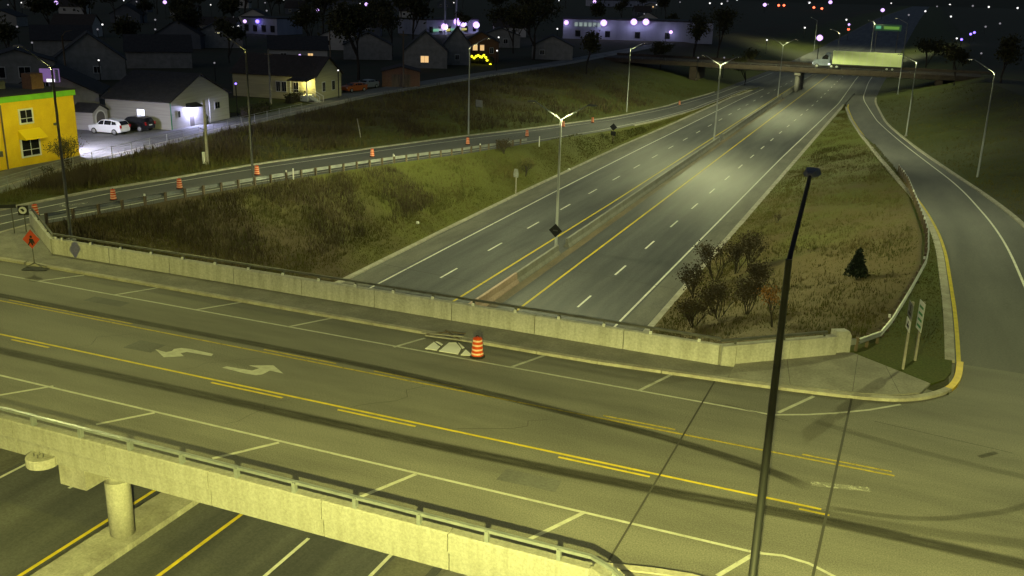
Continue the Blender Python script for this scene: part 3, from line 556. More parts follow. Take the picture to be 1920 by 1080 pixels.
# ------------------------------------------------------------------ drums, signs, barricade
def make_drum():
    t = thing('traffic_drum', 'x', 'traffic drum', (0, 0, 0), 0, 'orange traffic drums')
    MB().lathe((0, 0, 0), [(.36, 0), (.36, .05), (.31, .07), (.30, .1)], 16).build('base', 'rubber', t)
    MB().lathe((0, 0, 0), [(.285, .1), (.28, .28), (.265, .285), (.262, .5), (.248, .505), (.245, .72), (.23, .725), (.225, .93), (.17, .96), (.1, .99)], 18).build('body', 'orange', t, False)
    for z, r_ in ((.17, .288), (.37, .268), (.59, .251), (.80, .233)): MB().lathe((0, 0, z), [(r_, 0), (r_ - .004, .085)], 18).build('stripe', 'drumw', t)
    MB().tube([(-.09, 0, .96), (-.06, 0, 1.06), (.06, 0, 1.06), (.09, 0, .96)], .018, 6).build('handle', 'black', t)
    return t
dr = make_drum()
ds = [((895, 669), 0, 'traffic drum on the bridge beside the fallen barricade'), ((67, 405), 1, 'leftmost traffic drum, above the orange diamond sign'), ((213, 375), 1, 'traffic drum on the left ramp below the white van lot, second from the left'), ((337, 354), 1, 'traffic drum on the left ramp, third from the left'),
      ((482, 328), 1, 'traffic drum just right of the second lamp pole'), ((698, 294), 1, 'traffic drum on the ramp below the leaning pale stick'), ((877, 271), 1, 'dark looking traffic drum beside the lamp pole with the grey board'), ((988, 256), 1, 'traffic drum on the ramp left of the nearest double arm lamp'),
      ((1056, 238), 1, 'small traffic drum just right of the nearest double arm lamp head'), ((1111, 230), 1, 'small pale traffic drum left of the stacked dark signs'), ((1274, 197), 1, 'farthest traffic drum, before the second double arm lamp')]
for i, (q, k, lb) in enumerate(ds):
    o = dr if i == 0 else copy_tree(dr); o.location = Pf(*q, zr) if k else P(*q); o.rotation_euler.z = i; o['label'] = lb; o.scale = (1, 1, 1) if i == 0 else (.82, .82, .88)
def facing(o, px=None):                       # turn a sign's +y side towards the roadway south of it
    return o
# orange diamond sign on its stand
p = P(66, 506); t = thing('work_sign', 'orange diamond roadworks sign on a folding stand by the kerb', 'sign', p, R(24))
for a, b in (((-.75, -.1, .03), (0, 0, .45)), ((.75, -.1, .03), (0, 0, .45)), ((-.7, .45, .03), (0, .02, .4)), ((.7, .45, .03), (0, .02, .4))): MB().beam(a, b, .05, .03).build('leg', 'dk_steel', t)
MB().beam((0, 0, .4), (0, 0, 2.45), .04, .04).build('mast', 'dk_steel', t)
MB().extr([(0, -.03, 1.3), (.5, -.03, 1.87), (0, -.03, 2.45), (-.5, -.03, 1.87)], (0, .012, 0)).build('panel', 'sign_o', t)
sy = MB()
for pts in ([(-.05, 2.1), (.05, 2.1), (.08, 2.0), (.0, 1.93), (-.08, 2.0)], [(-.12, 1.92), (.1, 1.9), (.2, 1.62), (.12, 1.6), (.06, 1.76), (.1, 1.5), (.02, 1.5), (-.06, 1.68), (-.16, 1.5), (-.24, 1.5), (-.12, 1.74)]): sy.extr([(a, -.036, b) for a, b in pts], (0, .004, 0))
sy.build('worker_symbol', 'black', t)
MB().extr([(-.7, -.2, 0), (.7, -.2, 0), (.75, .5, 0), (-.75, .5, 0)], (0, 0, .03)).build('ballast_mat', 'black', t)
# small sign pair on the left corner
p = P(28, 441); t = thing('post_sign', 'pair of thin posts with a dark name plate and round white marker', 'sign', p, R(35))
MB().box((-.03, -.03, -.3), (.03, .03, 1.85)).build('post', 'dk_steel', t); MB().box((.62, .3, -.3), (.68, .36, 1.7)).build('post', 'dk_steel', t)
MB().box((-.75, -.05, 1.86), (.3, -.03, 2.1)).build('name_plate', 'dark', t)
MB().box((.3, .26, 1.3), (.96, .28, 1.95)).build('marker_plate', 'dark', t)
MB().extr([(.6 + .25 * math.cos(a * .5236), .25, 1.63 + .25 * math.sin(a * .5236)) for a in range(12)], (0, .008, 0)).build('white_disc', 'white', t)
MB().extr([(.45, .243, 1.7), (.62, .243, 1.5), (.72, .243, 1.6), (.6, .243, 1.75)], (0, .005, 0)).build('arrow_mark', 'black', t)
# road signs on the right corner lawn, seen nearly edge-on
p = Vector((.95, 45.7, .12)); t = thing('road_sign', 'nearer of two tall sign posts on the corner lawn, with stacked plates', 'sign', p, R(-79))
MB().beam((0, 0, -.4), (0, 0, 3.3), .1, .1).build('post', 'palewood', t)
for z0, z1, w_, m in ((2.55, 3.25, .5, 'sign_b'), (1.95, 2.45, .45, 'white')):
    q = MB().box((-w_, -.075, z0), (w_, -.055, z1)).build('plate', m, t); MB().box((-w_ * .6, -.082, z0 + .12), (w_ * .5, -.0755, z0 + .26)).build('plate_mark', 'black', q); MB().box((-w_ * .1, -.082, z0 + .3), (w_ * .15, -.0755, z1 - .08)).build('plate_mark', 'black', q)
p = Vector((1.45, 47.15, .12)); t = thing('road_sign', 'farther of two tall sign posts on the corner lawn, with a pale upright plate', 'sign', p, R(-74))
MB().beam((0, 0, -.4), (0, 0, 2.95), .1, .1).build('post', 'palewood', t)
q = MB().box((-.42, -.075, 1.55), (.42, -.055, 2.95)).build('plate', 'white', t)
for z in (1.7, 2.0, 2.3, 2.62): MB().box((-.3, -.082, z), (.3, -.0755, z + .12)).build('plate_mark', 'green_s', q)
# sign backs along the highway
z = Pd(1042, 432, 78.2); t = thing('diamond_sign', 'dark diamond sign back on the nearest median lamp', 'sign', (z.x, 78.15, z.z), 0)
MB().extr([(0, 0, -.62), (.62, 0, 0), (0, 0, .62), (-.62, 0, 0)], (0, -.02, 0)).build('panel', 'dark', t); MB().box((-.2, -.05, -.05), (.2, -.021, .05)).build('bracket', 'dk_steel', t)
q = Pl(1149, 268); t = thing('diamond_sign', 'dark diamond sign above a square one at the tip of the ramp grass', 'sign', q, R(-15))
MB().beam((0, 0, -.3), (0, 0, 2.5), .09, .09).build('post', 'wood', t); MB().extr([(0, -.06, 1.75), (.62, -.06, 2.3), (0, -.06, 2.85), (-.62, -.06, 2.3)], (0, .02, 0)).build('panel', 'dark', t); MB().box((-.42, -.06, 1.05), (.42, -.045, 1.68)).build('panel', 'dark', t)
q = Pl(967, 366); t = thing('marker_sign', 'grey sign back on a pale post beside the highway grass', 'sign', q, R(-10))
MB().beam((0, 0, -.3), (0, 0, 2.9), .1, .1).build('post', 'palewood', t); MB().extr([(-.3, -.07, 2.0), (.3, -.07, 2.0), (.34, -.07, 2.4), (.22, -.07, 2.95), (-.22, -.07, 2.95), (-.34, -.07, 2.4)], (0, .02, 0)).build('panel', 'sign_b', t)
q = Pl(899, 207); t = thing('notice_board', 'small grey board on two legs low on the brush slope', 'sign', q, R(-20))
MB().box((-.6, -.05, -.4), (-.52, .03, 1.4)).build('post', 'dk_steel', t); MB().box((.52, -.05, -.4), (.6, .03, 1.4)).build('post', 'dk_steel', t); MB().box((-.75, -.08, .55), (.7, -.055, 1.6)).build('panel', 'sign_b', t)
# collapsed barricade on the bridge
c = P(842, 652); t = thing('fallen_barricade', 'fallen barricade with white panel and wooden legs lying in a parking bay', 'barricade', (c.x, c.y, .012), 0)
pl = [P(797, 662), P(886, 671), P(858, 648), P(822, 644)]
for L in ([(465, 460), (545, 400), (600, 440), (570, 475)], [(590, 482), (680, 405), (745, 405), (790, 460), (762, 510)], [(785, 518), (832, 468), (893, 522)], [(765, 405), (790, 425), (822, 452), (800, 458)], [(560, 395), (590, 400), (625, 420), (612, 430)]):
    MB().extr([P(700 + a / 4.8, 560 + b / 4.8) - c + Vector((0, 0, .03)) for a, b in L][::-1], (0, 0, .025)).build('white_panel', 'white', t)
def lg(a, b, z0, z1, m='wood', w_=.07): MB().beam(P(*a) - c + Vector((0, 0, z0)), P(*b) - c + Vector((0, 0, z1)), w_, .04).build('leg', m, t)
lg((798, 640), (886, 650), .30, .26, 'palewood', .12); lg((790, 630), (868, 643), .16, .32, 'palewood', .1); lg((800, 634), (846, 626), .2, .1); lg((846, 626), (872, 637), .1, .3, 'wood', .1); lg((815, 629), (862, 640), .1, .26); lg((835, 630), (866, 643), .3, .1)
# litter bag on the verge etc.
for q, lb in (((783, 420), 'scrap of white litter on the grass left of the highway'), ((1067, 319), 'scrap of pale litter near the highway kerb')):
    p = Pl(*q); tag(MB().lathe((0, 0, -.02), [(.12, 0), (.2, .08), (.14, .2), (.04, .24)], 7).build('litter', 'white', None, False, p), lb, 'litter')
# short pale posts on the slope
p = Pl(389, 311); t = thing('utility_post', 'short pale post with cable box standing on the left slope', 'post', p, 0)
MB().tube([(0, 0, -.4), (.05, 0, 2.5), (.1, 0, 6.2)], [.16, .14, .12], 8).build('pole', 'palewood', t, True); MB().box((-.3, -.3, .2), (-.12, 0, 1.3)).build('cable_box', 'white', t); MB().tube([(-.2, -.1, 1.3), (-.22, -.1, 2.4), (-.15, 0, 3.2)], .05, 6).build('cable', 'dk_steel', t); MB().beam((-.6, 0, 3.5), (.05, 0, 3.4), .06, .06).build('bracket', 'dk_steel', t)
p = Pl(677, 258); tag(MB().tube([(0, 0, -.3), (-.25, 0, 1), (-.55, .1, 2.2)], [.07, .07, .065], 7).build('leaning_stake', 'palewood', None, True, p), 'pale stake leaning to the left on the dark slope', 'stake')
for i, (q, lb) in enumerate((((545, 336), 'white marker post on the guardrail left of the ramp middle'), ((733, 306), 'white marker post beside the ramp below the leaning stake'), ((1007, 270), 'white marker post where the left guardrail ends'))):
    p = Pf(*q, zr); t = thing('marker_post', lb, 'post', (p.x + .3, p.y, p.z), 0, 'white marker posts'); MB().box((-.05, -.03, -.3), (.05, .03, 1.0)).build('post', 'white', t); MB().box((-.052, -.034, .82), (.052, -.031, .95)).build('reflector', 'trim', t)

# ------------------------------------------------------------------ far overpass and truck
OY = 242.; ov = thing('far_overpass', 'dark overpass crossing the highway in the distance', 'bridge', (0, OY, 0))
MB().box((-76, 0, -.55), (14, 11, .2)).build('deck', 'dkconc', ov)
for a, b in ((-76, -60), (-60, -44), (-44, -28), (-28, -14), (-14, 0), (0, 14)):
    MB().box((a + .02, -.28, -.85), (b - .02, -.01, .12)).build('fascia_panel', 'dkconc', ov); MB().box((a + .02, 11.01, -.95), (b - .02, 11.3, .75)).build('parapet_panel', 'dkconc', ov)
    MB().beam((a, -.15, .6), (b, -.15, .6), .06, .07).build('hand_rail', 'dk_steel', ov)
for x in np.arange(-75, 14, 3.): MB().box((x - .04, -.2, .121), (x + .04, -.1, .56)).build('rail_post', 'dk_steel', ov)
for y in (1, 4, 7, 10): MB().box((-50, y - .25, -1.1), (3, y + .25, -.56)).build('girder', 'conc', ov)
MB().box((-28.6, .2, -1.7), (-27.2, 10.8, -1.11)).build('pier_cap', 'conc', ov)
for y in (1.2, 5.5, 9.8): MB().lathe((-27.9, y, HZ - .1), [(.55, 0), (.55, 4.1)], 14).build('pier_column', 'conc', ov, True)
for x in (-53, 3.2): MB().box((x - .8, 0, -5.5), (x + .8, 11, -.96)).build('abutment', 'dkconc', ov)
tx0 = Pd(1562, 110, OY + 3).x; tx1 = Pd(1692, 120, OY + 3).x
tr = thing('truck', 'long pale lorry crossing the far overpass, cab to the left', 'truck', (tx0, OY + 3, .2))
Lt = tx1 - tx0
bx = MB().box((0, -1.28, 1.1), (Lt, 1.28, 4.05)).build('trailer', 'trailer', tr)
for i in range(9): MB().box((Lt * (i + .5) / 9 - .03, -1.3, 1.15), (Lt * (i + .5) / 9 + .03, -1.281, 4.0)).build('trailer_rib', 'trim', bx)
MB().box((.1, -1.2, .8), (Lt - .1, 1.2, 1.09)).build('chassis', 'dark', tr)
cb = MB().extr([(-.6, -1.2, .6), (-.6, -1.2, 3.6), (-1.4, -1.2, 3.6), (-2.5, -1.2, 2.6), (-2.7, -1.2, 2.0), (-4.2, -1.2, 1.8), (-4.4, -1.2, .6)], (0, 2.4, 0)).build('cab', 'bluegrey', tr)
MB().extr([(-1.5, -1.21, 2.1), (-1.0, -1.21, 2.1), (-1.0, -1.21, 2.9), (-1.6, -1.21, 3.2), (-2.3, -1.21, 2.6), (-2.4, -1.21, 2.1)], (0, .008, 0)).build('side_window', 'glass', cb)
for x in (-3.4, -.1, 1.1, Lt - 3.2, Lt - 2.0):
    q = MB().lathe((0, 0, 0), [(.5, 0), (.5, .3)], 14).build('wheel', 'rubber', tr, False, (x, -.95, .5)); q.rotation_euler.x = R(90); q2 = MB().lathe((0, 0, .301), [(.28, 0), (.2, .02)], 10).build('rim', 'steel', q)
MB().box((-4.46, -1.05, .9), (-4.38, -.65, 1.25)).build('headlamp', 'head', tr); MB().box((-4.46, .65, .9), (-4.38, 1.05, 1.25)).build('headlamp', 'head', tr)
MB().box((-.9, -1.26, .85), (-.4, -1.205, 1.2)).build('side_lamp', 'head', tr); MB().box((Lt - .03, -1.1, .7), (Lt + .02, -.7, .95)).build('tail_lamp', 'tail', tr)
lp = Pd(1694, 100, OY - 3.5); street_lamp('street_lamp', 'lamp pole at the right end of the far overpass', (lp.x, OY - 3.5, land(lp.x, OY - 3.5)), 15.5, [(160, 2.2, 1.0)], 9000, HWY_C, GL, wing=.3)

# ------------------------------------------------------------------ houses on the left
def house(name, label, A, B, depth, eave, ridge, wm='siding', rm='roof', wins=(), swins=(), door=None, over=.35, group=None, base=None, cat='house', trim='trim', ridge_x=False):
    A = Vector(A); B = Vector(B); d = B - A; W = d.length; z = GZ if base is None else base
    t = thing(name, label, cat, (A.x, A.y, z), math.atan2(d.y, d.x), group)
    if ridge_x: wl_ = [[(0, 0, -.3), (0, depth, -.3), (0, depth, eave), (0, depth / 2, ridge), (0, 0, eave)], (W, 0, 0)]
    else: wl_ = [[(0, 0, -.3), (W, 0, -.3), (W, 0, eave), (W / 2, 0, ridge), (0, 0, eave)], (0, depth, 0)]
    MB().extr(*wl_).build('wall', wm, t)
    rf = MB(); o = over; th = .14
    span = depth if ridge_x else W; ln = W if ridge_x else depth; k = (ridge - eave) / (span / 2)
    pts = [(-o, eave - k * o + .03), (span / 2, ridge + .03), (span + o, eave - k * o + .03), (span + o, eave - k * o + .03 + th), (span / 2, ridge + .03 + th), (-o, eave - k * o + .03 + th)]
    if ridge_x: rf.extr([(-o, a, b) for a, b in pts], (ln + 2 * o, 0, 0))
    else: rf.extr([(a, -o, b) for a, b in pts], (0, ln + 2 * o, 0))
    r_ = rf.build('roof', rm, t)
    for cx, zz, w_, h_, m in wins:
        f = MB().box((cx - w_ / 2 - .1, -.07, zz - .1), (cx + w_ / 2 + .1, -.001, zz + h_ + .1)).build('window', trim, t); MB().box((cx - w_ / 2, -.085, zz), (cx - .03, -.071, zz + h_)).build('pane', m, f); MB().box((cx + .03, -.085, zz), (cx + w_ / 2, -.071, zz + h_)).build('pane', m, f)
    for cy, zz, w_, h_, m in swins:
        f = MB().box((-.07, cy - w_ / 2 - .1, zz - .1), (-.001, cy + w_ / 2 + .1, zz + h_ + .1)).build('window', trim, t); MB().box((-.085, cy - w_ / 2, zz), (-.071, cy - .03, zz + h_)).build('pane', m, f); MB().box((-.085, cy + .03, zz), (-.071, cy + w_ / 2, zz + h_)).build('pane', m, f)
    if door:
        f = MB().box((door - .55, -.06, -.05), (door + .55, -.001, 2.15)).build('door', 'trim', t); MB().box((door - .45, -.075, 0), (door + .45, -.061, 2.05)).build('door_leaf', 'door', f)
    return t, r_
# yellow building
t = thing('yellow_building', 'bright yellow two storey building with green roof band at the left edge', 'building', (-74.7, 0, GZ))
MB().box((-13, 57.5, -.4), (0, 69.9, 5.85)).build('wall', 'yellow_w', t)
MB().box((-13.1, 57.3, 5.86), (.14, 70.05, 6.38)).build('fascia_band', 'green_w', t); MB().box((-13.2, 57.2, 6.39), (.22, 70.15, 6.47)).build('roof', 'roof', t)
MB().box((-12, 50, -.4), (-.05, 57.2, 5.6)).build('annex_wall', 'green_w', t)
def win(y0, y1, z0, z1, mull=True):
    f = MB().box((.001, y0 - .14, z0 - .14), (.06, y1 + .14, z1 + .14)).build('window', 'trim', t); n = 2 if mull else 1
    for i in range(n):
        a = y0 + (y1 - y0) * i / n + .04; b = y0 + (y1 - y0) * (i + 1) / n - .04
        MB().box((.061, a, z0), (.075, b, z0 + (z1 - z0) * .35 - .03)).build('pane', 'glass', f); MB().box((.061, a, z0 + (z1 - z0) * .35 + .03), (.075, b, z1)).build('pane', 'glass', f)
win(63.6, 64.9, 3.9, 5.0); win(63.4, 65.3, .9, 2.4)
MB().extr([(0.001, 63.2, 3.3), (.9, 63.2, 2.55), (.9, 63.2, 2.45), (.001, 63.2, 2.45)], (0, 2.4, 0)).build('awning', 'awn', t)
MB().tube([(.12, 61.6, -.2), (.12, 61.6, 5.7)], .07, 8).build('drain_pipe', 'wood', t); MB().box((.001, 61.0, 1.2), (.15, 61.25, 1.7)).build('meter_box', 'dk_steel', t); MB().box((.001, 67.2, 3.3), (.12, 67.5, 3.5)).build('vent', 'dk_steel', t)
for z in (1.0, 3.2): MB().box((.001, 57.6, z), (.02, 69.85, z + .05)).build('wall_band', 'yellow_w', t)
MB().box((-3.4, 67.2, 6.48), (-2.2, 68.6, 7.9)).build('chimney', 'brick', t); MB().box((-6.5, 64.5, 6.48), (-4.2, 66, 7.3)).build('roof_unit', 'dk_steel', t)
wl2 = MB().box((-2.2, 70.06, 4.4), (-1.8, 70.3, 4.6)).build('wall_lamp', E_['white'], t)
lamp_light(t, (-2, 70.9, 4.3), 'SPOT', 6500, (.76, .74, 1), .1, 140, .5, (R(30), 0, 0))
wp = MB().box((.001, 60.4, 5.2), (.25, 60.7, 5.4)).build('wall_lamp', E_['warm'], t)
# white gabled house with lit doorway
t, r_ = house('gable_house', 'pale gabled house with violet lit doorway behind the parked cars', (-79.2, 87.8), (-80.3, 99.5), 8.9, 3.25, 5.85, wins=[(9.2, 1.55, .9, .75, 'glass'), (1.5, 1.3, .35, .7, 'glass')], swins=[(4.0, 1.2, 1.0, .95, 'lit_w')], door=3.9, trim='siding')
MB().extr([(2.9, -.02, 2.75), (2.9, -1.1, 2.35), (2.9, -1.1, 2.3), (2.9, -.02, 2.3)], (2.1, 0, 0)).build('awning', 'dark', t)
MB().lathe((3.9, -.22, 2.12), [(.09, 0), (.12, .08), (.06, .16)], 8).build('door_lamp', E_['violet'], t)
lamp_light(t, (3.9, -.5, 2.1), 'POINT', 1300, (.55, .55, 1), .12)
MB().box((-.03, -.04, 0), (.12, -.001, 3.2)).build('corner_board', 'green_s', t); MB().tube([(7.2, -.3, 0), (7.2, -.3, 3)], .05, 6).build('drain_pipe', 'trim', t)
MB().lathe((5.9, -.6, 0), [(.22, 0), (.28, .3), (.2, .55), (.3, .9), (.1, 1.2)], 8).build('porch_planter', 'leaf', t)
# grey house and shed behind the cars
house('grey_house', 'dark grey gabled house half hidden behind the yellow building', (-98.5, 81.5), (-90.2, 88.2), 9, 3.4, 6.1, 'siding_d', 'roof', wins=[(5.0, 3.7, .7, 1.1, 'glass'), (6.4, 1.0, 1.2, 1.2, 'glass')])
t, r_ = house('garden_shed', 'small white shed with arched opening beside the white car', (-86.0, 82.9), (-86.6, 85.7), 2.6, 2.05, 2.75, 'siding', 'roof', over=.15)
MB().extr([(1.43 + 1.02 * math.cos(a), -.03, 1.35 + .85 * math.sin(a)) for a in np.linspace(0, math.pi, 9)] + [(.55, -.03, 0), (1.85, -.03, 0)][:0] + [(.41, -.03, 0), (2.45, -.03, 0)], (0, .028, 0)).build('door_frame', 'trim', t)
MB().extr([(1.43 + .8 * math.cos(a), -.045, 1.35 + .68 * math.sin(a)) for a in np.linspace(0, math.pi, 9)] + [(.63, -.045, 0), (2.23, -.045, 0)], (0, .014, 0)).build('door', 'door', t)
# cream house with porch
t, r_ = house('porch_house', 'cream bungalow with lit white porch above the left slope', (-82.2, 121.6), (-82.9, 129.6), 14, 3.5, 6.0, 'siding_y', 'roof2', wins=[(2.4, 1.2, .8, 1.3, 'glass'), (5.4, 1.2, .8, 1.3, 'glass')], swins=[(3.2, 1.1, .7, 1.4, 'glass'), (5.2, 1.1, .7, 1.4, 'glass'), (6.2, 1.1, .6, 1.4, 'glass')])
MB().box((-2.0, .3, .1), (-.01, 3.2, .9)).build('porch_floor', 'trim', t)
for x, y in ((-1.9, .4), (-1.9, 3.1)): MB().box((x - .07, y - .07, .9), (x + .07, y + .07, 2.9)).build('porch_post', 'trim', t)
MB().extr([(-2.3, .1, 2.9), (-2.3, .1, 3.05), (-.02, .1, 3.5), (-.02, .1, 3.3)], (0, 3.3, 0)).build('porch_roof', 'roof2', t)
for z in (1.25, 1.7): MB().beam((-1.9, .4, z), (-1.9, 3.1, z), .06, .06).build('porch_rail', 'trim', t)
for i in range(5): MB().box((-1.6, -.3 * i, .75 - .18 * i - .2), (-.5, .29 - .3 * i, .75 - .18 * i)).build('step', 'trim', t)
for x in (-1.6, -.5): MB().beam((x, .3, 1.7), (x, -1.5, .85), .06, .08).build('stair_rail', 'trim', t); MB().box((x - .05, -1.55, -.1), (x + .05, -1.45, .9)).build('stair_post', 'trim', t)
pl_ = MB().lathe((-.5, 1.6, 2.7), [(.1, 0), (.12, .12), (.05, .2)], 8).build('porch_lamp', E_['warm'], t); lamp_light(t, (-.9, 1.2, 2.5), 'POINT', 260, (1, .9, .3), .1)
# dimmer houses up the street
def hs(px, py, w_, dp, ea, ri, name, label, wm, rm, wins=(), ang=None, base=GZ, **k):
    c_ = P(px, py, base); d_ = Vector((c_.y, -c_.x)).normalized() if ang is None else Vector((math.cos(R(ang)), math.sin(R(ang))))
    return house(name, label, (c_.x - d_.x * w_ / 2, c_.y - d_.y * w_ / 2), (c_.x + d_.x * w_ / 2, c_.y + d_.y * w_ / 2), dp, ea, ri, wm, rm, wins, base=base, **k)
hs(798, 128, 9, 10, 3.6, 7.4, 'gable_house', 'dark gabled house with one lit cream window', 'siding_d', 'roof', [(4.3, 1.2, 1.6, 1.3, 'lit_y')])
hs(857, 122, 6, 9, 4.2, 8.0, 'gable_house', 'narrow dark gabled house left of the yellow lit shrub', 'siding_d', 'roof', [(3, 1.2, .8, 1.0, 'glass')])
hs(902, 116, 8, 9, 4.4, 6.6, 'brick_house', 'brick house with two warm lit windows behind the yellow lit shrub', 'brick', 'roof2', [(2.6, 2.6, 1.0, 1.2, 'lit_y'), (4.2, 2.6, .9, 1.2, 'lit_y'), (6.4, 2.0, .7, 1.2, 'glass')])
hs(1035, 112, 10, 9, 3.2, 5.6, 'dark_house', 'low dark house at the top of the slope right of the tall trees', 'siding_d', 'roof', [(2.5, 1.2, 1, 1, 'glass')])
hs(172, 150, 11, 9, 3.4, 7.6, 'dark_house', 'dark house with steep gable and single white lamp, upper left', 'siding_d', 'roof', [(6.5, 1.2, 1, 1, 'glass')])
hs(35, 160, 11, 8, 3.6, 5.4, 'dark_house', 'dark house with two dull windows behind the yellow building', 'siding_d', 'roof', [(3, 1.2, 1.6, 1.6, 'glass'), (6.6, 1.2, 1.6, 1.6, 'glass')])
hs(300, 128, 12, 9, 3.2, 6.0, 'dark_house', 'dark house behind the pale gabled house roof', 'siding_d', 'roof', ridge_x=True)
hs(560, 122, 12, 9, 3.2, 5.6, 'dark_house', 'dark house with pale lit front behind the cream bungalow', 'siding', 'roof', [(3, 1.2, 1.2, 1.2, 'glass'), (8.5, 1.2, 1.0, 1.2, 'lit_y')], ridge_x=True)
hs(410, 90, 12, 9, 3.2, 6.4, 'dark_house', 'dark far house with pale gable, upper left middle', 'siding_d', 'roof')
hs(690, 112, 11, 9, 3.2, 6.0, 'dark_house', 'dark far house beneath the big dark tree', 'siding_d', 'roof')
hs(120, 105, 12, 9, 3.4, 6.2, 'dark_house', 'dark far house at the upper left under the white lamps', 'siding_d', 'roof', ridge_x=True)
t, r_ = hs(752, 163, 6.4, 6, 2.5, 3.3, 'garage', 'small orange brick garage beside a utility pole', 'brick', 'roof2', over=.2)
MB().box((1.6, -.04, 0), (4.8, -.001, 2.1)).build('garage_door', 'wood', t)
# shrub with yellow lights in front of the brick house
c_ = P(896, 119, GZ); t = thing('lit_shrub', 'clipped hedge wrapped in bright yellow fairy lights', 'shrub', c_)
hb = MB()
for i in range(7): hb.lathe((-3.6 + i * 1.15, .4 * math.sin(i), 0), [(.5, 0), (.8, .6), (.75, 1.2), (.3, 1.7)], 9)
hb.build('foliage', 'leaf', t)
for i in range(16):
    u = i / 15; x = -4 + 7.4 * u + random.uniform(-.2, .2); MB().lathe((x, -.9 - .2 * random.random(), .9 + .8 * random.random() - (1.2 * max(u - .85, 0) / .15)), [(.12, 0), (.3, .15), (.3, .35), (.1, .5)], 7).build('fairy_light', E_['yellow'], t)
# commercial buildings with floodlights
def block(label, A, B, depth, h, m, n, floods, base=GZ, canopy=False):
    A = Vector(A); B = Vector(B); d = B - A; W = d.length; t = thing('commercial_building', label, 'building', (A.x, A.y, base), math.atan2(d.y, d.x))
    MB().box((0, 0, -.5), (W, depth, h)).build('wall', m, t); MB().box((-.2, -.2, h), (W + .2, depth + .2, h + .4)).build('roof', 'roof', t)
    for i in range(n):
        x = W * (i + .5) / n; f = MB().box((x - .9, -.08, .8), (x + .9, -.001, 2.9)).build('window', 'dark', t); MB().box((x - .8, -.1, .9), (x + .8, -.081, 2.8)).build('pane', 'glass', f)
    for u, z, col_, s_, en in floods:
        MB().lathe((W * u, -.8, z), [(s_ * .4, -s_ * .9), (s_, -s_ * .3), (s_, s_ * .4), (s_ * .4, s_)], 10).build('flood_lamp', E_[col_], t); MB().beam((W * u, -.8, z + s_), (W * u, 0, z + s_), .1, .1).build('lamp_arm', 'dark', t)
        lamp_light(t, (W * u, -2.2, z - .4), 'POINT', en, (.62, .6, 1), .3)
    return t
cA = P(1055, 72, GZ); cB_ = P(1335, 80, GZ)
t = block('long floodlit pale commercial building beyond the trees', (cA.x, cA.y), (cB_.x, cB_.y), 22, 6.6, 'comm', 5, [(.02, 5.4, 'violet', .8, 120), (.27, 5.6, 'violet', 1.1, 350), (.47, 6.2, 'violet', 1.1, 350), (.55, 6.3, 'violet', 1.1, 350), (.72, 3.2, 'violet', .6, 150)])
for i in range(6): MB().box((4 + i * 1.6, -.4, 4.3), (5.1 + i * 1.6, -.01, 5.6)).build('lit_sign_panel', emis('sign_glow_%d' % i, (.6, .75, .7), .35), t)
c1, c2 = P(800, 66, GZ), P(897, 63, GZ)
t = block('far service station with violet floodlights and glowing fascia', (c1.x, c1.y), (c2.x, c2.y), 14, 5.0, 'comm', 6, [(.3, 2.7, 'violet', 1.2, 350), (.55, 4.4, 'violet', 1.4, 400), (.66, 3.6, 'violet', 1.1, 250), (.92, 3.1, 'violet', 1.2, 350)])
for i in range(6): MB().box((3 + i * 3, -.6, 1.2 + (i % 2) * .2), (5.6 + i * 3, -.3, 2.1)).build('lit_fascia', emis('fascia_glow_%d' % i, ((.3, .8, .5), (.75, .75, .9), (.9, .85, .1))[i % 3], .5), t)
for u in (.36, .64): MB().box((W_ := 22 * u, -1.5, 0), (W_ + .5, -1.0, 19)).build('sign_mast', 'comm', t)
block('dark low warehouse at the top centre of the view', tuple(P(600, 18, GZ).xy), tuple(P(760, 22, GZ).xy), 25, 6, 'comm2', 8, [])
block('far pale shed roofs at the top right of the floodlit building', tuple(P(1120, 12, GZ).xy), tuple(P(1230, 14, GZ).xy), 25, 6, 'comm', 8, [])
block('dim blue grey shed beside the far street, upper left', tuple(P(455, 62, GZ).xy), tuple(P(520, 66, GZ).xy), 12, 5, 'comm', 4, [(.5, 4, 'blue', .6, 80)])
# violet sign panel seen over the yellow roof
q = Pd(97, 152, 84); t = thing('lit_sign', 'violet and white lit sign box above the yellow building roof', 'sign', (q.x, q.y, GZ), R(28))
MB().box((-.1, 0, 0), (.1, .2, q.z)).build('post', 'dk_steel', t); MB().box((-1.2, -.15, q.z), (.9, .15, q.z + 1.5)).build('panel', emis('sign_violet', (.22, .12, .34), .7), t); MB().box((-.5, -.17, q.z + .02), (.4, -.151, q.z + .35)).build('lit_strip', E_['white'], t); MB().box((.5, -.17, q.z + .05), (.88, -.151, q.z + 1.45)).build('pale_panel', 'comm', t)

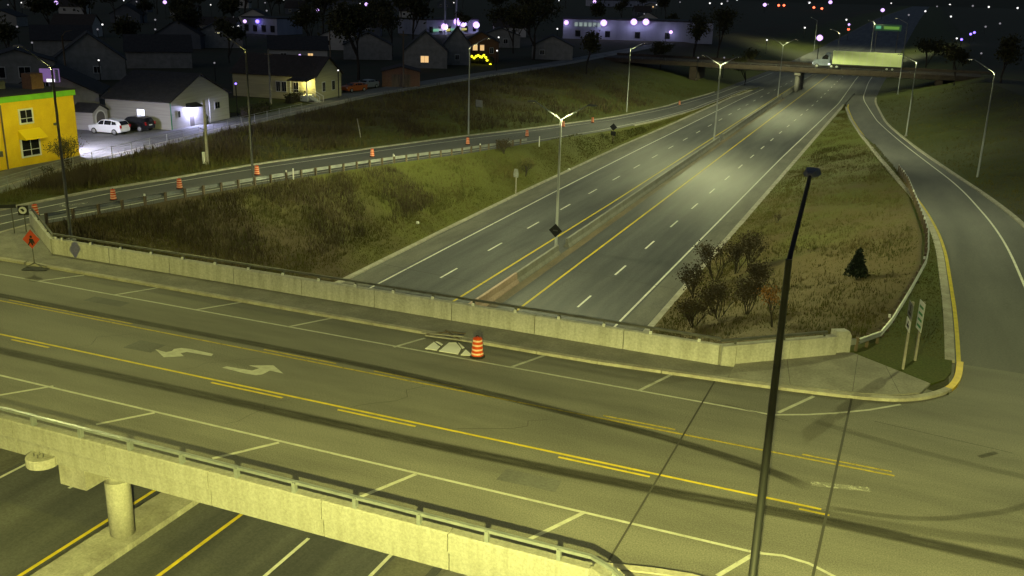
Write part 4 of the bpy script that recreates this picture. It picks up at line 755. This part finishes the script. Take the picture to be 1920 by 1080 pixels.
# ------------------------------------------------------------------ street by the houses
st = struct(MB().ribbon([(cS(y) - 3.1, y, GZ + .02) for y in np.arange(44, 330, 4)], 5.2), 'side_street', 'street')
MB().ribbon([(cS(y) - 1.2, y, GZ + .02) for y in np.arange(44, 330, 4)], .35, .1, .2).build('street_kerb', 'kerb', st)
sw = struct(MB().ribbon([(cS(y) - .55, y, GZ + .03) for y in np.arange(46, 330, 4)], 1.5, .06, .1), 'side_walk_strip', 'conc_l')
lot = struct(MB().prism([(-74.6, 70.2), (-75.4, 76), (-76.4, 85), (-77.2, 93), (-78.2, 104), (-79.8, 104), (-79.0, 87.3), (-88, 87.3), (-92, 79), (-88, 70.2)], GZ - .1, GZ + .03), 'parking_lot', 'street')
lawn = struct(MB().prism([(-80.2, 104.2), (-79.2, 104.2), (-80.8, 119), (-82.5, 119.5), (-94, 119.5), (-94, 104.2)], GZ - .1, GZ + .05), 'front_lawn', 'grass')
# chain-link fence along the top of the slope
fe = thing('chain_fence', 'thin chain link fence along the top of the left slope', 'fence', (0, 0, 0)); fy = list(np.arange(52, 112, 3.0))
for y in fy: MB().tube([(cS(y) + .15, y, GZ - .3), (cS(y) + .15, y, GZ + 1.25)], .035, 6).build('fence_post', 'steel', fe)
for z in (.1, .4, .7, 1.0, 1.22): MB().tube([(cS(y) + .15, y, GZ + z) for y in fy], .012 if z < 1.2 else .025, 4).build('fence_wire', 'steel', fe)

# ------------------------------------------------------------------ parked cars
def car(label, loc, rz, m, suv=True, s=1.0):
    t = thing('parked_car', label, 'car', loc, rz); t.scale = (s, s, s)
    H_ = 1.66 if suv else 1.42; wv = .9; v = []; f = []
    # stations along the length: x, half width, floor, belt height, roof height, roof half width
    st_ = [(-2.22, .62, .42, .78, .78, .55), (-2.12, .8, .3, .9, .92, .66), (-1.5, .88, .24, .98, 1.0, .7), (-1.05, wv, .24, 1.02, 1.06, .7), (-.45, wv, .24, 1.03, H_ - .1, .66), (.1, wv, .24, 1.04, H_, .68), (1.1, wv, .24, 1.05, H_ - .02, .67), (1.8, .89, .26, 1.06, H_ - .14 if suv else 1.15, .64), (2.12, .84, .34, 1.02, 1.1, .62), (2.2, .74, .42, .9, .92, .6)]
    for x, hw_, z0, zb, zt, rw in st_: v += [(x, -hw_ * .92, z0), (x, -hw_, z0 + .25), (x, -hw_, zb), (x, -rw, zt), (x, rw, zt), (x, hw_, zb), (x, hw_, z0 + .25), (x, hw_ * .92, z0)]
    n = 8; f = [(i * n + k, i * n + (k + 1) % n, (i + 1) * n + (k + 1) % n, (i + 1) * n + k) for i in range(len(st_) - 1) for k in range(n)] + [tuple(range(n)), tuple(range(n * len(st_) - 1, n * len(st_) - n - 1, -1))]
    body = MB().add(v, f).build('body', m, t)
    for sd_ in (-1, 1):
        for pts in ([(-.85, 1.09), (-.42, H_ - .17), (.0, H_ - .1), (.0, 1.1)], [(.08, 1.1), (.08, H_ - .1), (1.0, H_ - .12), (1.0, 1.11)], [(1.08, 1.12), (1.08, H_ - .14), (1.55, H_ - .22), (1.75, 1.14)]):
            def on(x, z): 
                u = (z - 1.05) / (H_ - 1.05); return (x, sd_ * (wv + (.68 - wv) * u + .012), z)
            q = [on(*p_) for p_ in pts]; MB().add(q, [(0, 1, 2, 3) if sd_ < 0 else (3, 2, 1, 0)]).build('side_window', 'glass', t)
        for x in (-1.35, 1.38):
            wq = MB().lathe((0, 0, 0), [(.345, -.11), (.35, 0), (.33, .115)], 16).build('wheel', 'rubber', t, False, (x, sd_ * .82, .35)); wq.rotation_euler.x = R(-90 * sd_)
            MB().lathe((0, 0, .117), [(.23, 0), (.2, .012), (.06, .02)], 10).build('rim', 'steel', wq)
        MB().box((-2.21, sd_ * .62 - .16, .68), (-2.13, sd_ * .62 + .16, .84)).build('headlight', 'head' if 0 else 'trim', t)
        MB().box((2.08, sd_ * .72 - .1, .8), (2.235, sd_ * .72 + .1, 1.12)).build('taillight', 'tail', t)
        MB().box((-.78, sd_ * .98 - .08, 1.02), (-.62, sd_ * .98 + .08, 1.18)).build('wing_mirror', m, t)
    MB().add([(-1.0, -.64, 1.09), (-1.0, .64, 1.09), (-.5, .58, H_ - .15), (-.5, -.58, H_ - .15)], [(0, 3, 2, 1)]).build('windscreen', 'glass', t)
    for c_ in t.children:
        if c_.name.startswith('windscreen'): c_.location = (-.03, 0, .03)
    MB().add([(2.16, -.62, 1.1), (2.16, .62, 1.1), (1.83, .58, H_ - .17), (1.83, -.58, H_ - .17)], [(0, 1, 2, 3)]).build('rear_window', 'glass', t, False, (.03, 0, .02))
    MB().box((2.2, -.26, .72), (2.225, .26, .84)).build('number_plate', 'trim', t)
    return t
car('white sport utility car parked with its tail to the lane', (-82.9, 82.1, GZ + .03), R(4), 'carw')
car('black car parked between the white car and the pale house', (-82.4, 85.5, GZ + .03), R(2), 'cark')
q = P(664, 172, GZ); car('car coloured as if orange lit, parked right of the cream bungalow', (q.x, q.y, GZ + .02), R(75), 'car_lit', False)
q = P(693, 166, GZ); car('silver blue car behind the orange lit car', (q.x - .5, q.y, GZ + .02), R(80), 'cars', False)

# ------------------------------------------------------------------ utility poles
for q, h, lb in (((508, 195), 7.6, 'pale utility pole in front of the cream bungalow'), ((757, 165), 9.4, 'utility pole beside the brick garage'), ((620, 128), 9.5, 'utility pole behind the cream bungalow gable'), ((128, 172), 8.2, 'dark lamp post with curved arm behind the yellow building')):
    p = P(*q, GZ); t = thing('utility_pole', lb, 'utility pole', p, 0, 'wooden utility poles')
    MB().tube([(0, 0, -.5), (0, 0, h)], [.16, .11], 8).build('pole', 'palewood' if 'pale ' in lb else 'wood', t, True)
    if 'curved' in lb: MB().tube([(0, 0, h - .1), (.4, .3, h + .6), (1.2, .8, h + .8)], .05, 6).build('arm', 'wood', t)
    else: MB().beam((-.9, .3, h - .7), (.9, -.3, h - .7), .1, .12).build('cross_arm', 'wood', t)

# ------------------------------------------------------------------ trees and shrubs
def branch_mesh(mb, p, d, ln, r_, depth, spread, tips):
    e = p + d * ln; mb.tube([p, p + d * ln * .5 + Vector((random.uniform(-1, 1), random.uniform(-1, 1), 0)) * ln * .05, e], [r_, r_ * .82, r_ * .62], 5 if depth > 1 else 3)
    if depth == 0: tips.append(e); return
    for i in range(random.choice((2, 3, 3))):
        a = random.uniform(0, math.tau); k = random.uniform(.35, 1) * spread; nd = (d + Vector((math.cos(a) * k, math.sin(a) * k, random.uniform(-.1, .35)))).normalized()
        branch_mesh(mb, p + d * ln * random.uniform(.55, 1), nd, ln * random.uniform(.58, .82), r_ * .6, depth - 1, spread, tips)
def leaves(mb, centres, n, rad, size):
    v = []; f = []
    C = np.array([tuple(c) for c in centres]); idx = RNG.integers(0, len(C), n); c = C[idx] + RNG.normal(0, rad, (n, 3)) * [1, 1, .8]
    a = RNG.normal(0, 1, (n, 3)); a /= np.linalg.norm(a, axis=1)[:, None]; b = np.cross(a, RNG.normal(0, 1, (n, 3))); b /= np.linalg.norm(b, axis=1)[:, None]; s_ = RNG.uniform(.6, 1.3, (n, 1)) * size
    q = np.stack([c - a * s_, c + b * s_ * .6, c + a * s_, c - b * s_ * .6], 1).reshape(-1, 3)
    mb.add(q.tolist(), [(4 * i, 4 * i + 1, 4 * i + 2, 4 * i + 3) for i in range(n)])
def tree(name, label, loc, h, depth=4, spread=.75, nl=0, lsize=.2, lm='leaf', group=None, r0=None, bm='bark', lrad=.45, multi=1, cat='tree'):
    t = thing(name, label, cat, loc, random.uniform(0, 6), group); tips = []; mb = MB()
    for k in range(multi):
        d = Vector((random.uniform(-1, 1), random.uniform(-1, 1), 0)) * (.55 if multi > 1 else .06) + Vector((0, 0, 1))
        branch_mesh(mb, Vector((0, 0, -.2)), d.normalized(), h * .36, r0 or h * .022, depth, spread, tips)
    mb.build('trunk', bm, t)
    if nl: l = MB(); leaves(l, tips, nl, h * .07 * lrad / .45, lsize); l.build('crown', lm, t)
    return t
BT = 'big dark trees among the houses'
for q, h, nl, lb in (((672, 150), 15, 2600, 'big dark tree between the cream bungalow and the brick garage'), ((1000, 112), 17, 2600, 'tall dark tree left of the floodlit commercial building'), ((962, 100), 15, 1800, 'dark tree rising right of the yellow lit hedge'), ((585, 105), 12, 1500, 'dark tree behind the pale lit bungalow front'),
                     ((430, 118), 9, 1300, 'round dark tree behind the pale gabled house'), ((250, 112), 10, 1300, 'dark tree between two dark houses, upper left'), ((20, 128), 11, 1300, 'dark tree at the far upper left edge'), ((345, 90), 11, 1200, 'dark tree above the pale gabled house roof'), ((735, 105), 12, 1400, 'dark tree behind the brick garage'),
                     ((1100, 128), 9, 1200, 'dark tree in front of the left end of the floodlit building'), ((1240, 112), 8, 1100, 'dark tree in front of the middle of the floodlit building'), ((1300, 105), 15, 1400, 'tall thin tree right of the floodlit building'), ((1345, 98), 16, 1400, 'tall thin tree farthest right of the floodlit building'), ((1400, 118), 9, 1100, 'dark tree by the third double arm lamp'),
                     ((1790, 150), 9, 1300, 'dark tree on the right bank beyond the overpass'), ((1875, 160), 10, 1400, 'dark tree at the upper right edge of view'), ((1735, 120), 10, 1200, 'dark tree right of the lorry')):
    p = P(*q, GZ); tree('dark_tree', lb, (p.x, p.y, land(p.x, p.y) - .1), h, 4, .6 if 'thin' not in lb else .3, nl, .32, 'leaf', BT)
# rows of dim houses and trees filling the town to the horizon
HB = 'far dim houses of the town'; TB = 'far dark trees of the town'; k = 0
protos = [tree('far_tree', 'x', (0, 0, 0), h, 4, s_, 900, .5, 'leaf', TB) for h, s_ in ((13, .6), (11, .75), (15, .45))]
rows = ((92, 'nearest band'), (68, 'second band'), (46, 'third band'), (30, 'fourth band'), (19, 'farthest band'))
ords = ['first', 'second', 'third', 'fourth', 'fifth', 'sixth', 'seventh', 'eighth', 'ninth', 'tenth', 'eleventh', 'twelfth']
for ri, (py, rn) in enumerate(rows):
    hn = tn = 0
    for j in range(9 + ri):
        px = 30 + j * (1320 / (9 + ri)) + 35 * math.sin(j * 3.3 + ri * 2.1)
        if ri == 0 and not (200 < px < 1000 and (px < 380 or 600 < px < 740 or px > 930)): continue
        p = P(px, py + 4 * math.sin(j * 1.7 + ri), GZ)
        if p.x > cS(p.y) - 8: continue
        if (j + ri) % 2 == 0 and hn < 12:
            lit = 'lit_y' if (j * 3 + ri) % 5 == 0 else 'glass'
            house('far_house', 'far dim house in the %s of the dark town, %s from left' % (rn, ords[hn]), (p.x - 5, p.y - 2.5), (p.x + 5, p.y + 2.5), 9, 3.3, 5.4 + (j % 3) * .7, ('siding_d', 'siding', 'comm2')[j % 3], ('roof', 'roof2')[j % 2], [(2.6, 1.2, 1.2, 1.2, 'glass'), (7, 1.2, 1.2, 1.2, lit)], ridge_x=bool(j % 2), group=HB); hn += 1
        q = P(px + 34, py - 3, GZ)
        if tn < 12 and q.x < cS(q.y) - 6:
            o = protos[k] if k < 3 else copy_tree(protos[k % 3]); o.location = (q.x, q.y, GZ); o.rotation_euler.z = k * 1.3; sc_ = .8 + .5 * ((k * 37) % 10) / 10; o.scale = (sc_, sc_, sc_); o['label'] = 'far dark tree in the %s of the dark town, %s from left' % (rn, ords[tn]); k += 1; tn += 1
# hedge and bushes
for q, r_, h, lb in (((480, 215), 3.2, 1.1, 'long low hedge beside the pale gabled house'), ((560, 190), 3.4, 1.2, 'dark hedge below the lit porch')):
    p = P(*q, GZ); t = thing('hedge', lb, 'hedge', p, R(100)); l = MB(); leaves(l, [(a, b, c) for a in np.linspace(-r_, r_, 14) for b in (-.4, 0, .4) for c in np.linspace(.1, h, 4)], 1600, .16, .12); l.build('foliage', 'leaf', t); MB().box((-r_, -.4, 0), (r_, .4, h * .8)).build('twig_core', 'bark', t)
p = Pl(133, 318); tree('bare_bush', 'rounded bare bush in front of the yellow building', p, 3.4, 5, 1.0, 700, .07, 'weed', None, .05, 'twig', multi=5, cat='bush')
p = Pl(97, 335); tree('thin_bush', 'dark thin shrub by the fence below the yellow wall', (p.x, p.y, p.z), 1.5, 3, .3, 120, .07, 'leaf', None, .03, 'twig', multi=2, cat='bush')
SB = 'bare shrubs on the overgrown slope right of the highway'
for i, (q, h, lb) in enumerate((((1300, 560), 3.2, 'bare shrub leaning over the highway kerb'), ((1340, 530), 3.8, 'bare shrub second along the highway kerb'), ((1378, 515), 3.4, 'bare shrub beneath the highway white line bend'), ((1405, 500), 3.6, 'bare shrub farthest up the highway kerb'), ((1345, 600), 3.4, 'bare shrub just above the bridge wall, left of the foreground pole'), ((1400, 590), 3.0, 'bare shrub between the kerb and the orange leaved sapling'), ((1300, 615), 2.6, 'lowest bare shrub by the bridge wall'), ((1420, 545), 2.8, 'bare shrub left of the foreground pole joint'))):
    p = Pl(*q); tree('bare_shrub', lb, p, h * .85, 5, .62, 900, .08, 'dryweed', SB, .05, 'twig', multi=5, cat='shrub')
p = Pl(1448, 612); tree('orange_sapling', 'small sapling with orange autumn leaves left of the foreground pole', p, 2.9, 4, .6, 420, .07, 'leaf_o', None, .05, 'twig', multi=2)
p = Pl(985, 330); tree('brown_bush', 'reddish brown bush beside the grey sign back', p, 2.4, 4, .9, 600, .09, 'weed', None, .05, 'twig', multi=4, cat='bush'); p = Pl(945, 290); tree('brown_bush', 'dark bush on the grass below the guardrail end', p, 2.2, 4, .9, 500, .1, 'dryweed', None, .05, 'twig', multi=4, cat='bush')
p = Pl(1605, 522); t = thing('young_conifer', 'small dark conifer on the slope left of the curved guardrail', 'tree', p)
MB().tube([(0, 0, -.2), (0, 0, 1.9)], [.06, .02], 6).build('trunk', 'bark', t); l = MB(); cs = [(r__ * math.cos(a), r__ * math.sin(a), zz) for zz in np.linspace(.25, 1.9, 12) for r__ in ((1.95 - zz) * .22, (1.95 - zz) * .42) for a in np.arange(0, 6.28, .8)]
leaves(l, cs, 1500, .06, .12); l.build('crown', 'needle', t)
p = Pl(1458, 418); tree('thin_shrub', 'tiny dark shrub alone on the upper slope beside the highway', p, 1.3, 3, .4, 160, .07, 'dryweed', None, .03, 'twig', multi=3, cat='shrub')

# ------------------------------------------------------------------ grass and weeds (uncountable)
def scatter(name, label, ca, cb, y0, y1, n, h0, h1, wd, m, dens=None, blades=3):
    v = []; f = []; k = 0; tries = 0
    while k < n and tries < n * 6:
        tries += 1; y = y0 + (y1 - y0) * random.random() ** 1.25; a, b = ca(y), cb(y); x = random.uniform(a, b)
        if dens and random.random() > dens(x, y): continue
        z = land(x, y) - .05; k += 1
        for j in range(blades):
            an = random.uniform(0, 6.28); h = random.uniform(h0, h1); dx, dy = math.cos(an) * wd, math.sin(an) * wd; ox, oy = random.uniform(-.15, .15), random.uniform(-.15, .15); lx, ly = random.uniform(-.4, .4) * h, random.uniform(-.4, .4) * h
            i = len(v); v += [(x + ox - dx, y + oy - dy, z), (x + ox + dx, y + oy + dy, z), (x + ox + lx, y + oy + ly, z + h)]; f.append((i, i + 1, i + 2))
    o = MB().add(v, f).build(name, m); tag(o, label, 'grass', kind='stuff'); return o
cl = lambda s, lo: (lambda x, y: max(0., min(1., .5 + lo + noise2(x, y, s))))
scatter('grass', 'short green grass on the verge left of the highway', off(cC, .6), off(cD, -.5), 47, 240, 17000, .08, .22, .025, 'blade')
scatter('weeds', 'brown weeds tangled on the slope behind the far bridge wall', off(cC, .8), off(cD, -2), 44, 110, 8000, .2, .6, .03, 'weed', lambda x, y: max(0., min(1., (100 - y) / 45 + .25 + .5 * noise2(x, y, .35))))
scatter('weeds', 'dark dry weeds in patches on the slope behind the far bridge wall', off(cC, .8), off(cD, -3), 44, 85, 4500, .3, .9, .03, 'dryweed', cl(.45, .1))
scatter('grass', 'olive grass on the wedge between highway and right ramp', off(cE, .6), off(cF, -.2), 48, 220, 16000, .08, .2, .025, 'blade')
scatter('weeds', 'brown weeds on the wedge between highway and right ramp', off(cE, 2), off(cF, -.6), 46, 150, 7000, .15, .45, .03, 'weed', cl(.3, .25))
scatter('grass', 'greener grass edging the highway kerb on the left', off(cD, -4), off(cD, -.5), 44, 130, 6000, .08, .22, .03, 'blade')
scatter('grass', 'greener grass edging the highway kerb on the right', off(cE, .5), off(cE, 3), 44, 130, 5000, .08, .22, .03, 'blade')
scatter('grass', 'green grass strip between curved guardrail and right ramp', off(cF, .2), off(cG, -.5), 48, 150, 5000, .06, .18, .02, 'blade')
scatter('grass', 'grass on the left embankment below the houses', off(cS, .4), off(cB, -.6), 48, 230, 12000, .12, .4, .03, 'blade')
scatter('weeds', 'brown brush on the left embankment below the houses', off(cS, .6), off(cB, -1.2), 50, 220, 7000, .25, .8, .04, 'weed', cl(.25, .3))
scatter('weeds', 'dark dry brush clumps on the left embankment below the houses', off(cS, 1), off(cB, -2), 56, 200, 6000, .4, 1.3, .05, 'dryweed', cl(.33, -.1))
scatter('grass', 'dark grass on the right embankment', off(cH, .7), off(cK, -.5), 60, 230, 9000, .12, .4, .03, 'blade')

# ------------------------------------------------------------------ far lights of the town
GF = {'violet': 'far violet town lamps', 'white': 'far white town lamps', 'blue': 'far blue town lamps', 'dim': 'far dull town lamps', 'red': 'far red lights'}
def where(px, py):
    a = 'upper left' if px < 420 else 'left of centre' if px < 760 else 'top centre' if px < 1180 else 'right of centre' if px < 1480 else 'beyond the far overpass' if px < 1700 else 'upper right'
    return a
LT = [('violet', 6.5, 7, [(595, 19), (459, 40), (1434, 9), (1655, 19), (1557, 4), (105, 5), (309, 4), (1115, 3), (687, 8)]), ('violet', 5, 4, [(562, 104)]), ('violet', 11, 6, [(1537, 71)]), ('violet', 4, 6, [(1592, 46)]),
      ('blue', 4, 4, [(442, 157), (458, 112), (1827, 61), (1820, 64), (1803, 74), (418, 47), (430, 47)]),
      ('white', 3.0, 4, [(185, 113), (773, 89), (634, 132), (531, 122), (935, 70), (932, 95), (1045, 54), (1438, 75), (1509, 52), (1518, 5), (1587, 37), (1685, 4), (1735, 21), (1738, 5), (1781, 9), (1790, 4), (1809, 7), (1854, 13), (1783, 31), (1908, 15), (1794, 72), (1331, 6), (1353, 7), (192, 46), (436, 51), (447, 49), (310, 205)][:-1]),
      ('dim', 3.2, 4, [(32, 50), (183, 55), (291, 55), (438, 33), (500, 20), (518, 33), (535, 34), (555, 35), (575, 27), (725, 32), (1249, 60), (1824, 11), (1848, 50), (1900, 95), (1309, 108), (1358, 108), (402, 118), (372, 58), (291, 37), (1364, 2), (60, 80), (1704, 28), (1840, 100), (1875, 44), (350, 75)]),
      ('dim', 2.4, 6, [(15 + i * 47 + int(19 * math.sin(i * 5.1)), int(9 + 9 * math.sin(i * 2.3) + (i * 7) % 11)) for i in range(40) if i % 5 != 3][::2]), ('white', 2.0, 7, [(40 + i * 83 + int(30 * math.sin(i * 3.7)), int(5 + 5 * math.sin(i * 1.9))) for i in range(22)][::2]),
      ('red', 4, 3, [(1460, 10), (1470, 10), (1526, 14), (1541, 16), (1591, 55)])]
ORD = ['leftmost', 'second from left', 'third from left', 'fourth from left', 'fifth from left', 'sixth from left', 'seventh from left', 'eighth from left', 'ninth from left', 'tenth from left', 'eleventh from left'] + ['%s from left' % i for i in ('twelfth', 'thirteenth', 'fourteenth', 'fifteenth', 'sixteenth', 'seventeenth', 'eighteenth', 'nineteenth', 'twentieth')]
ALL = {}
for col_, s_, z_, L in LT:
    for q in L: ALL.setdefault((col_, where(*q)), []).append(q)
for col_, s_, z_, L in LT:
    for px, py in L:
        p = P(px, py, z_); D_ = (p - cam.location).length; r_ = s_ * D_ / F_PX / 2
        lb = {'violet': 'bright violet white lamp', 'white': 'small white lamp', 'blue': 'small deep blue lamp', 'dim': 'faint grey lamp', 'red': 'small red light'}[col_]
        if (px, py) == (562, 104): lb = 'star bright pinkish lamp behind the cream bungalow roof'
        elif (px, py) == (1537, 71): lb = 'largest violet white lamp, above the left end of the lorry'
        elif (px, py) == (1592, 46): lb = 'violet lamp directly above a red light, over the lorry'
        elif (px, py) == (185, 113): lb = 'white lamp on the steep dark gable, upper left'
        elif (px, py) == (773, 89): lb = 'white lamp above the dark house with the cream window'
        else:
            same = sorted(ALL[(col_, where(px, py))]); lb = (ORD[same.index((px, py))] + ' ' if len(same) > 1 else 'single ') + lb + ' in the dark town, ' + where(px, py)
        t = thing('town_light', lb, 'lamp', (p.x, p.y, GZ), 0, GF[col_] + ', ' + where(px, py))
        MB().tube([(0, 0, 0), (0, 0, z_ - GZ - r_ * .6)], .07 + D_ * .0001, 5).build('post', 'dark', t)
        MB().lathe((0, 0, z_ - GZ), [(r_ * .3, -r_ * .9), (r_ * .85, -r_ * .45), (r_, 0), (r_ * .85, r_ * .45), (r_ * .3, r_ * .9)], 8).build('lamp_head', E_[col_], t, True)
# green direction sign and lamps lighting the far hill
q = Pd(1665, 52, 420); t = thing('direction_sign', 'green motorway direction sign far beyond the lorry', 'sign', (q.x, q.y, land(q.x, q.y)), 0); zz = q.z - land(q.x, q.y)
MB().box((-5, 0, zz - 1.2), (5, .2, zz + 1.2)).build('panel', emis('sign_green_lit', (.03, .14, .04), .25), t); MB().box((-4.4, -.06, zz - .5), (-2.6, -.01, zz + .6)).build('lit_mark', emis('sign_mark', (.2, .9, .5), .4), t); MB().box((-1.5, -.06, zz - .6), (4.2, -.01, zz + .5)).build('legend_strip', emis('sign_legend', (.35, .8, .1), .3), t)
for x in (-4, 4): MB().box((x - .15, .21, -.3), (x + .15, .5, zz)).build('post', 'dk_steel', t)
for q, lb in (((1572, 88), 'lamp pole right behind the middle of the lorry'), ((1530, 60), 'lamp pole on the hill beyond the overpass, left'), ((1640, 40), 'lamp pole on the hill beyond the overpass, right')):
    p = Pd(*q, 300 if q[0] == 1572 else 420); street_lamp('street_lamp', lb, (p.x, p.y, land(p.x, p.y)), 12, [(180, 2.2, 1)], 3500 if q[0] == 1572 else 4000 if q[0] == 1530 else 15000, HWY_C, GL)
